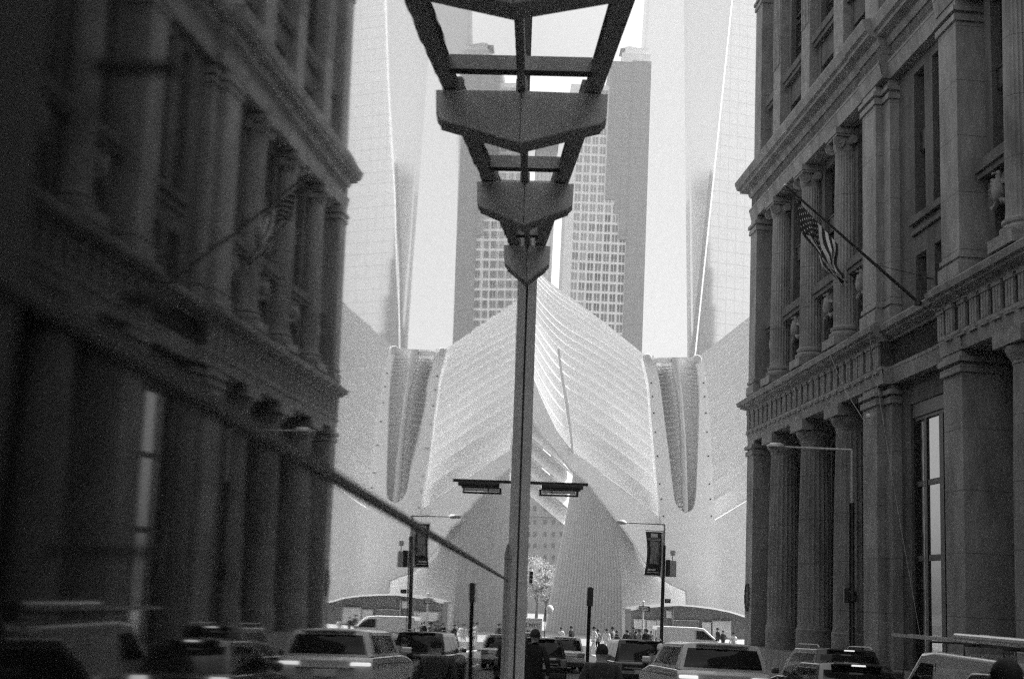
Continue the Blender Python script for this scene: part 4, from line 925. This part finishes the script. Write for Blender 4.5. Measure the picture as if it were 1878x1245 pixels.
MB().box(x-.3, x-.12, 46.9, 47.05, at(1558, 1105, 47).z, at(1558, 1078, 47).z).build('control_box', M['black_paint'], r1, bevel=.02)
r2, x, z = lamp(75, 1219, 962, 1129, -3.6, 'smaller street lamp carrying a dark banner in front of the winged hall', 1000)
bn = thing('banner', (x-.6, 75, 1.5), 'dark hanging banner with a pale picture, on the arm of the smaller street lamp', 'banner')
YB = 75
def bp_(u, v): # billowing banner
    xl = lerp(at(1183, 1000, YB).x, at(1187, 1000, YB).x, math.sin(v*math.pi)); xr = at(1213, 1000, YB).x
    return Vector((lerp(xl, xr, u), YB-.06-.22*math.sin(u*2.4)*math.sin(v*math.pi), lerp(at(1200, 975, YB).z, at(1200, 1055, YB).z, v)))
def bgrid(u0, u1, v0, v1, dy=0): return MB().solid([[bp_(lerp(u0, u1, i/6), lerp(v0, v1, j/12))+Vector((0, dy, 0)) for j in range(13)] for i in range(7)], (0, .012, 0))
bgrid(0, 1, 0, 1).build('cloth', M['cloth_grey'], bn, smooth=30)
bgrid(.22, .84, .22, .74, -.016).build('picture', mat('banner_picture', .30, .8, noise=.8, scale=2.2, stretch=(3, 1, .6)), bn)
bgrid(.30, .74, .04, .13, -.016).build('emblem', M['steel_grey'], bn)
for v in (.155, .185): bgrid(.08, .92, v, v+.012, -.016).build('text_line', M['steel_grey'], bn)
bgrid(.14, .66, .85, .89, -.016).build('text_line', M['steel_grey'], bn); bgrid(.14, .86, .92, .94, -.016).build('text_line', M['steel_grey'], bn)
MB().box(at(1213.6, 1000, YB).x, at(1216.4, 1000, YB).x, YB-.08, YB-.02, at(1200, 1058, YB).z, at(1200, 972, YB).z).build('side_strip', M['white_plastic'], bn)
for yy in (973, 1056): MB().tube([(x, YB-.02, at(1200, yy, YB).z), (at(1182, 1000, YB).x, YB-.02, at(1200, yy, YB).z)], .02, 6).build('rod', M['frame_dark'], bn)
tb = thing('signal_box', (x+.5, 75, 0), 'grey signal box with a small camera above, on the right side of the banner lamp', 'signal box')
q0, q1 = at(1224, 1057, 75), at(1238, 1028, 75); MB().box(q0.x+.1, q1.x+.05, 74.7, 75.1, q0.z, q1.z).build('case', M['galvanised'], tb, bevel=.03)
MB().box(x+.12, q0.x+.12, 74.75, 75.05, q0.z, at(1224, 1026, 75).z).build('hood', M['black_paint'], tb, bevel=.02)
q0, q1 = at(1229, 1018, 75), at(1238, 1009, 75); MB().box(q0.x, q1.x, 74.8, 75.1, q0.z, q1.z).build('camera_head', M['steel_grey'], tb, bevel=.03); MB().tube([(q0.x+.15, 75, q0.z), (q0.x+.15, 75, q0.z-.5)], .02).build('stem', M['frame_dark'], tb)
sg = thing('street_sign', (x+.3, 75, 0), 'small dark street name plate on the banner lamp above the white van', 'sign')
q0, q1 = at(1221, 1105, 74.8), at(1230, 1098, 74.8); MB().box(q0.x-.06, q1.x, 74.78, 74.82, q0.z, q1.z).build('plate', M['frame_dark'], sg, bevel=.01)
for k in (.35, .62): MB().box(q0.x+.02, q1.x-.06, 74.765, 74.778, lerp(q0.z, q1.z, k)-.012, lerp(q0.z, q1.z, k)+.012).build('text_line', M['galvanised'], sg)
# one way sign
OY = 83; q = at(1179, 1166, OY); t_ = at(1180, 1104, OY); ow = thing('one_way_sign', (t_.x, OY, -3.6), 'one way arrow sign on a white post among the people', 'sign')
MB().tube([(t_.x, OY, -3.6), (t_.x, OY, t_.z)], .06, 8).build('post', M['white_plastic'], ow); MB().lathe([(.02, .14), (.1, .04), (.07, 0)], (t_.x, OY, t_.z), 8).build('post_cap', M['white_plastic'], ow)
q0, q1 = at(1171, 1120, OY-.1), at(1192, 1111.5, OY-.1)
MB().box(q0.x, q1.x, OY-.12, OY-.08, q0.z, q1.z).build('plate', M['frame_dark'], ow)
cz = (q0.z+q1.z)/2; hh = (q1.z-q0.z)/2; a = MB(); a.prism([(q0.x+.03, OY-.135, cz-hh*.74), (q1.x-.2, OY-.135, cz-hh*.74), (q1.x-.2, OY-.135, cz-hh*.85), (q1.x-.03, OY-.135, cz), (q1.x-.2, OY-.135, cz+hh*.85), (q1.x-.2, OY-.135, cz+hh*.74), (q0.x+.03, OY-.135, cz+hh*.74)], (0, .012, 0)).build('arrow', M['white_plastic'], ow)
text('lettering', 'ONE WAY', (q0.x+.26, OY-.145, cz), hh*1.1, M['frame_dark'], ow, (1, 0, 0), (0, 0, 1), .002)
# black sign post in the middle
sp = thing('sign_post', (at(1081, 1180, 40).x, 40, gz(40)), 'thin black post with a narrow dark sign plate, in the middle of the street', 'sign')
b = at(1080, 1240, 40); t_ = at(1082.5, 1076, 40); MB().tube([(t_.x, 40, gz(40)), (t_.x, 40, t_.z)], .055, 8).build('post', M['black_paint'], sp)
q0, q1 = at(1079.5, 1111, 39.9), at(1088, 1081, 39.9); MB().box(q0.x, q1.x, 39.85, 39.95, q0.z, q1.z).build('plate', M['black_paint'], sp, bevel=.01); MB().box(t_.x-.09, t_.x+.09, 39.8, 40.1, q0.z, t_.z-.02).build('bracket', M['black_paint'], sp, bevel=.01)
# notice board and traffic light by the arch
nb = thing('notice_board', (at(975, 1160, 88).x, 88, -3.6), 'pale information board with printed lettering beside the end post', 'sign')
q0, q1 = at(950, 1176, 88), at(993, 1135, 88); MB().box(q0.x, q1.x, 88, 88.1, q0.z, q1.z).build('panel', mat('board', .8, .7), nb)
for b_ in ((q0.x, q1.x, q1.z-.06, q1.z+.03), (q1.x-.05, q1.x+.05, q0.z, q1.z+.03)): MB().box(b_[0], b_[1], 87.94, 88.12, b_[2], b_[3]).build('frame', M['white_plastic'], nb)
c = at(974, 1146, 87.9); text('lettering', 'LE NYC', (c.x, 87.95, c.z), .36, M['frame_dark'], nb, (1, 0, 0), (0, 0, 1), .01); c = at(969, 1158, 87.9); text('lettering', '92', (c.x, 87.95, c.z), .30, M['frame_dark'], nb, (1, 0, 0), (0, 0, 1), .01)
tl = thing('traffic_light', (at(973, 1056, 92).x, 92, -3.6), 'small hanging traffic light above the trees beside the end post', 'traffic light')
c = at(974, 1058, 92); MB().box(c.x-.16, c.x+.16, 91.9, 92.2, c.z-.5, c.z+.45).build('housing', M['galvanised'], tl, bevel=.04)
for k in (-.3, 0, .28): MB().lathe([(.02, -.02), (.11, 0), (.13, -.14), (.12, .06)], (c.x, 91.88, c.z+k), 12, axis='y').build('lens', M['black_paint'], tl)
MB().tube([(c.x, 92, c.z+.45), (c.x, 92, c.z+.9), (c.x-2.5, 92, c.z+1.1), (c.x-2.5, 92, -3.6)], .06, 6).build('mast', M['galvanised'], tl)
wf = thing('flag_banner', (at(1004, 1130, 90).x, 90, -3.6), 'small white feather flag on a dark pole at the foot of the fluted wall', 'flag')
c = at(1001, 1112, 90); MB().tube([(c.x, 90, -3.6), (c.x, 90, c.z)], .03, 6).build('pole', M['frame_dark'], wf)
c = at(1008, 1117, 90); MB().lathe([(.02, -.3), (.22, -.2), (.28, .05), (.18, .25), (.02, .32)], (c.x, 90, c.z), 10).build('cloth', M['cloth_white'], wf, smooth=60)

# ------------------------------------------------------------------ people
def person(px, Y, label, pose='stand', h=1.75, face=1, top='cloth_black', legs='cloth_black', hair='hair', group=None, zb=None, wide=1.0, hands=False, turn=0, hat=None, lift=0):
    z0 = gz(Y) if zb is None else zb; c = at(px, 1180, Y)
    r = thing('person', (c.x, Y, z0+lift), label, 'person', turn, group); s = h/1.75
    st = {'stand': (.04, -.02, .0), 'walk': (.30, -.30, .22), 'ride': (0, 0, 0)}[pose]
    V = []; E = []; R = []
    def add(p, rr, par=None):
        V.append(Vector((p[0]*(wide if p[2] > .85 else 1), p[1]*face, p[2]))*s); R.append(rr*s*(wide if p[2] > .85 else 1)); 
        if par is not None: E.append((par, len(V)-1))
        return len(V)-1
    pel = add((0, 0, .95), .155); w1 = add((0, .01, 1.10), .145, pel); ch = add((0, .02, 1.30), .17, w1); nk0 = add((0, .0, 1.44), .10, ch); nk = add((0, .01, 1.51), .058, nk0)
    hd = add((0, .03, 1.60), .088, nk); hd2 = add((0, .03, 1.69), .082, hd)
    for sx in (-1, 1):
        sh = add((sx*.17, 0, 1.40), .078, ch)
        sw = st[2]*sx
        if pose == 'ride': el = add((sx*.27, .16, 1.17), .05, sh); wr_ = add((sx*.24, .40, 1.08), .036, el)
        else: el = add((sx*.25, -.03-sw*.4, 1.13), .052, sh); wr_ = add((sx*.27, .05+sw, .90), .036, el)
        ha = add((sx*.27, V[wr_].y/s*face+.02, .82 if pose != 'ride' else 1.05), .032, wr_)
        if hands:
            for k in range(4): f0 = add((sx*.275, V[ha].y/s*face+.03-.018*k, .775), .0095, ha); add((sx*.265, V[ha].y/s*face+.035-.018*k, .725+.006*abs(k-1)), .008, f0)
            add((sx*.25, V[ha].y/s*face+.055, .80), .010, ha)
        hp_ = add((sx*.10, 0, .88), .105, pel); off_ = st[0] if sx > 0 else st[1]
        if pose == 'ride': kn = add((sx*.13, .34, .72-.1*sx), .07, hp_); an = add((sx*.12, .22, .34-.1*sx), .045, kn); add((sx*.12, .36, .27-.1*sx), .04, an)
        else:
            kn = add((sx*.11, off_*.55+.02, .50), .066, hp_); an = add((sx*.11, off_-.02, .09+max(0, -off_)*.25), .043, kn); add((sx*.12, off_+.15, .045+max(0, -off_)*.1), .040, an)
    me = bpy.data.meshes.new('t'); me.from_pydata([tuple(v) for v in V], E, []); o = bpy.data.objects.new('t', me); COL.objects.link(o)
    sk = o.modifiers.new('s', 'SKIN'); sk.use_smooth_shade = True
    for i, sv in enumerate(me.skin_vertices[0].data): sv.radius = (R[i]*(1.0 if i not in (0, 1, 2) else 1.12), R[i]*(1.0 if i not in (0, 1, 2) else .78)); sv.use_root = (i == 0)
    ss = o.modifiers.new('u', 'SUBSURF'); ss.levels = 1
    dg = bpy.context.evaluated_depsgraph_get(); nm = bpy.data.meshes.new_from_object(o.evaluated_get(dg)); bpy.data.objects.remove(o)
    nm.name = 'body'; nm.materials.clear()
    for k in (top, legs, 'skin', 'black_paint'): nm.materials.append(M[k])
    for p in nm.polygons:
        c = p.center/s; p.use_smooth = True
        if pose == 'ride': p.material_index = 2 if c.z > 1.50 or (c.y*face > .40 and c.z > .9) else (0 if c.z > .93 else 1)
        else: p.material_index = 2 if (c.z > 1.49 or (abs(c.x)/wide > .2 and c.z < .885 and c.z > .6)) else (0 if c.z > .86 else (3 if c.z < .10 else 1))
    b = bpy.data.objects.new('body', nm); COL.objects.link(b); b.parent = r
    hc = Vector((0, .03*face, 1.655))*s
    a = MB()
    for i in range(7):
        pass
    rows = []
    for i in range(8):
        t = i/7*math.pi*.62; rows.append([hc+Vector((math.sin(t)*.098*math.cos(q_), math.sin(t)*.112*math.sin(q_)-face*.022*(i/7), math.cos(t)*.118+.0))*s for q_ in [2*math.pi*k/14 for k in range(14)]])
    a.grid(rows, True); a.build('hat' if hat else 'hair', M[hat or hair], r, smooth=60, world=False)
    for sx in (-1, 1): MB().lathe([(.005, -.012), (.022, -.008), (.026, .0), (.018, .01)], hc+Vector((sx*.087, .0, -.045))*s, 8, axis='x').build('ear', M['skin'], r, world=False)
    fy = .03+.085
    MB().tube([hc+Vector((0, face*.075, -.02))*s, hc+Vector((0, face*.112, -.065))*s, hc+Vector((0, face*.085, -.075))*s], [.008, .016, .01], 6).build('nose', M['skin'], r, world=False)
    for sx in (-1, 1): MB().lathe([(.002, -.01), (.012, 0), (.002, .01)], hc+Vector((sx*.033, face*.083, -.03))*s, 8, axis='y').build('eye', M['hair'], r, world=False)
    MB().tube([hc+Vector((-.025, face*.082, -.105))*s, hc+Vector((.025, face*.082, -.105))*s], .005, 5).build('mouth', M['cloth_mid'], r, world=False)
    return r
person(981, 26.5, 'man in dark clothes walking away beside the end post of the shop front', 'walk', 1.86, hands=True, wide=1.05, zb=gz(26.5)+.02)
person(962, 31, 'person in black half hidden behind the end post of the shop front', 'stand', 1.70, hands=True)
person(1105, 19.5, 'person in a dark knitted cap and bulky grey jacket, seen from behind', 'stand', 1.66, top='cloth_grey', hands=True, wide=1.3, hat='cloth_black', zb=gz(19.5)+.03)
person(1843, 8.0, 'out-of-focus head and shoulders very near the camera at the lower right', 'stand', 1.72, top='cloth_black', hands=True, wide=1.2, zb=gz(8)+.07, face=-1)
rd = person(1212, 31, 'cyclist in a pale helmet close to the left side of the silver suv', 'ride', 1.62, top='cloth_mid', hat='cloth_white', hands=True, zb=gz(31)+.1)
bk = thing('bicycle', (at(1212, 1180, 31).x, 31.2, gz(31.2)), 'bicycle under the cyclist in the pale helmet', 'bicycle')
for yy in (-.52, .52):
    w0 = MB(); rows = [[Vector((.02*math.cos(b_*math.pi/3), yy+(.33+.02*math.sin(b_*math.pi/3))*math.cos(t*math.pi/14), .34+(.33+.02*math.sin(b_*math.pi/3))*math.sin(t*math.pi/14))) for b_ in range(6)] for t in range(29)]
    w0.grid(rows, True); w1 = w0.build('wheel', M['tyre'], bk, world=False)
    a = MB()
    for k in range(8): a.tube([(0, yy, .34), (0, yy+.32*math.cos(k*.785), .34+.32*math.sin(k*.785))], .003, 3)
    a.build('spokes', M['galvanised'], w1, world=False)
MB().tube([(0, -.52, .34), (0, -.12, .30), (0, .38, .78), (0, -.2, .76), (0, -.12, .30)], .018, 6).build('frame', M['steel_dark'], bk, world=False)
MB().tube([(0, .52, .34), (0, .40, .80), (0, .38, .98), (-.25, .34, 1.0), (.25, .34, 1.0)], .015, 6).build('handlebar', M['steel_dark'], bk, world=False)
MB().lathe([(.02, 0), (.09, .01), (.08, .05), (.02, .06)], (0, -.22, .80), 10).build('saddle', M['plastic'], bk, world=False); MB().tube([(0, -.2, .74), (0, -.22, .82)], .015, 5).build('seat_post', M['galvanised'], bk, world=False)
person(1196, 33, 'rider in a black jacket just left of the cyclist in the pale helmet', 'stand', 1.62, top='cloth_black', hands=True)
FARP = [(1028, 84, 'cloth_white', 'person in a pale striped top right of the information board', 'stand'), (1047, 84, 'cloth_black', 'person in black beside the person in the pale striped top', 'stand'),
        (1089, 82, 'cloth_white', 'sunlit person in white just right of the black sign post', 'walk'), (1096, 84, 'cloth_mid', 'person in a mid grey coat behind the one in white by the sign post', 'stand'),
        (1112, 82, 'cloth_white', 'second person in white, walking alone in the middle', 'walk'), (1123, 84, 'cloth_mid', 'person in a grey coat walking left of the striding dark figure', 'walk'), (1131, 83, 'cloth_black', 'dark figure in mid stride in front of the fluted foot', 'walk'),
        (1150, 82, 'cloth_black', 'broad person in a black coat standing alone left of the one way sign', 'stand'), (1161, 86, 'cloth_mid', 'person in grey just right of the broad person in a black coat', 'stand'), (1166, 84, 'cloth_black', 'slim dark person left of the one way sign', 'stand'),
        (1173, 85, 'cloth_mid', 'person in grey touching the one way sign post on its left', 'walk'), (1186, 82, 'cloth_black', 'stout dark person right of the one way sign', 'stand'), (1194, 87, 'cloth_mid', 'person in grey between the one way sign and the white van', 'stand'), (1199, 88, 'cloth_black', 'dark person nearest the tail of the white van', 'stand'),
        (1316, 100, 'cloth_black', 'dark person at the pavilion doors right of the white van', 'stand'), (1326, 101, 'cloth_black', 'second dark person at the pavilion doors, nearer the stone building', 'walk'), (1345, 92, 'cloth_white', 'person in white beside the corner of the stone building', 'walk')]
for k, (px, Y, tp, lb_, po) in enumerate(FARP):
    person(px, Y, lb_, po, 1.70+.1*((k*7) % 3-1), top=tp, legs='cloth_white' if (tp == 'cloth_white') else 'cloth_black', group='pedestrians in the plaza', zb=-3.6, wide=1.25 if 'broad' in lb_ or 'stout' in lb_ else 1.0, face=1 if k % 2 else -1, turn=(0, .9, -1.2, .4)[k % 4])

# ------------------------------------------------------------------ the hazy air
hz = MB().box(-420, 620, -140, 640, -8, 460).build('haze', M['white_rim']); tag(hz, kind='stuff')
hm = bpy.data.materials.new('haze'); hm.use_nodes = True; n = hm.node_tree; n.nodes.clear()
o_ = n.nodes.new('ShaderNodeOutputMaterial'); v_ = n.nodes.new('ShaderNodeVolumePrincipled'); v_.inputs['Color'].default_value = (.97, .97, .97, 1); v_.inputs['Density'].default_value = .00052; v_.inputs['Anisotropy'].default_value = .35
n.links.new(v_.outputs[0], o_.inputs['Volume']); hz.data.materials.clear(); hz.data.materials.append(hm)
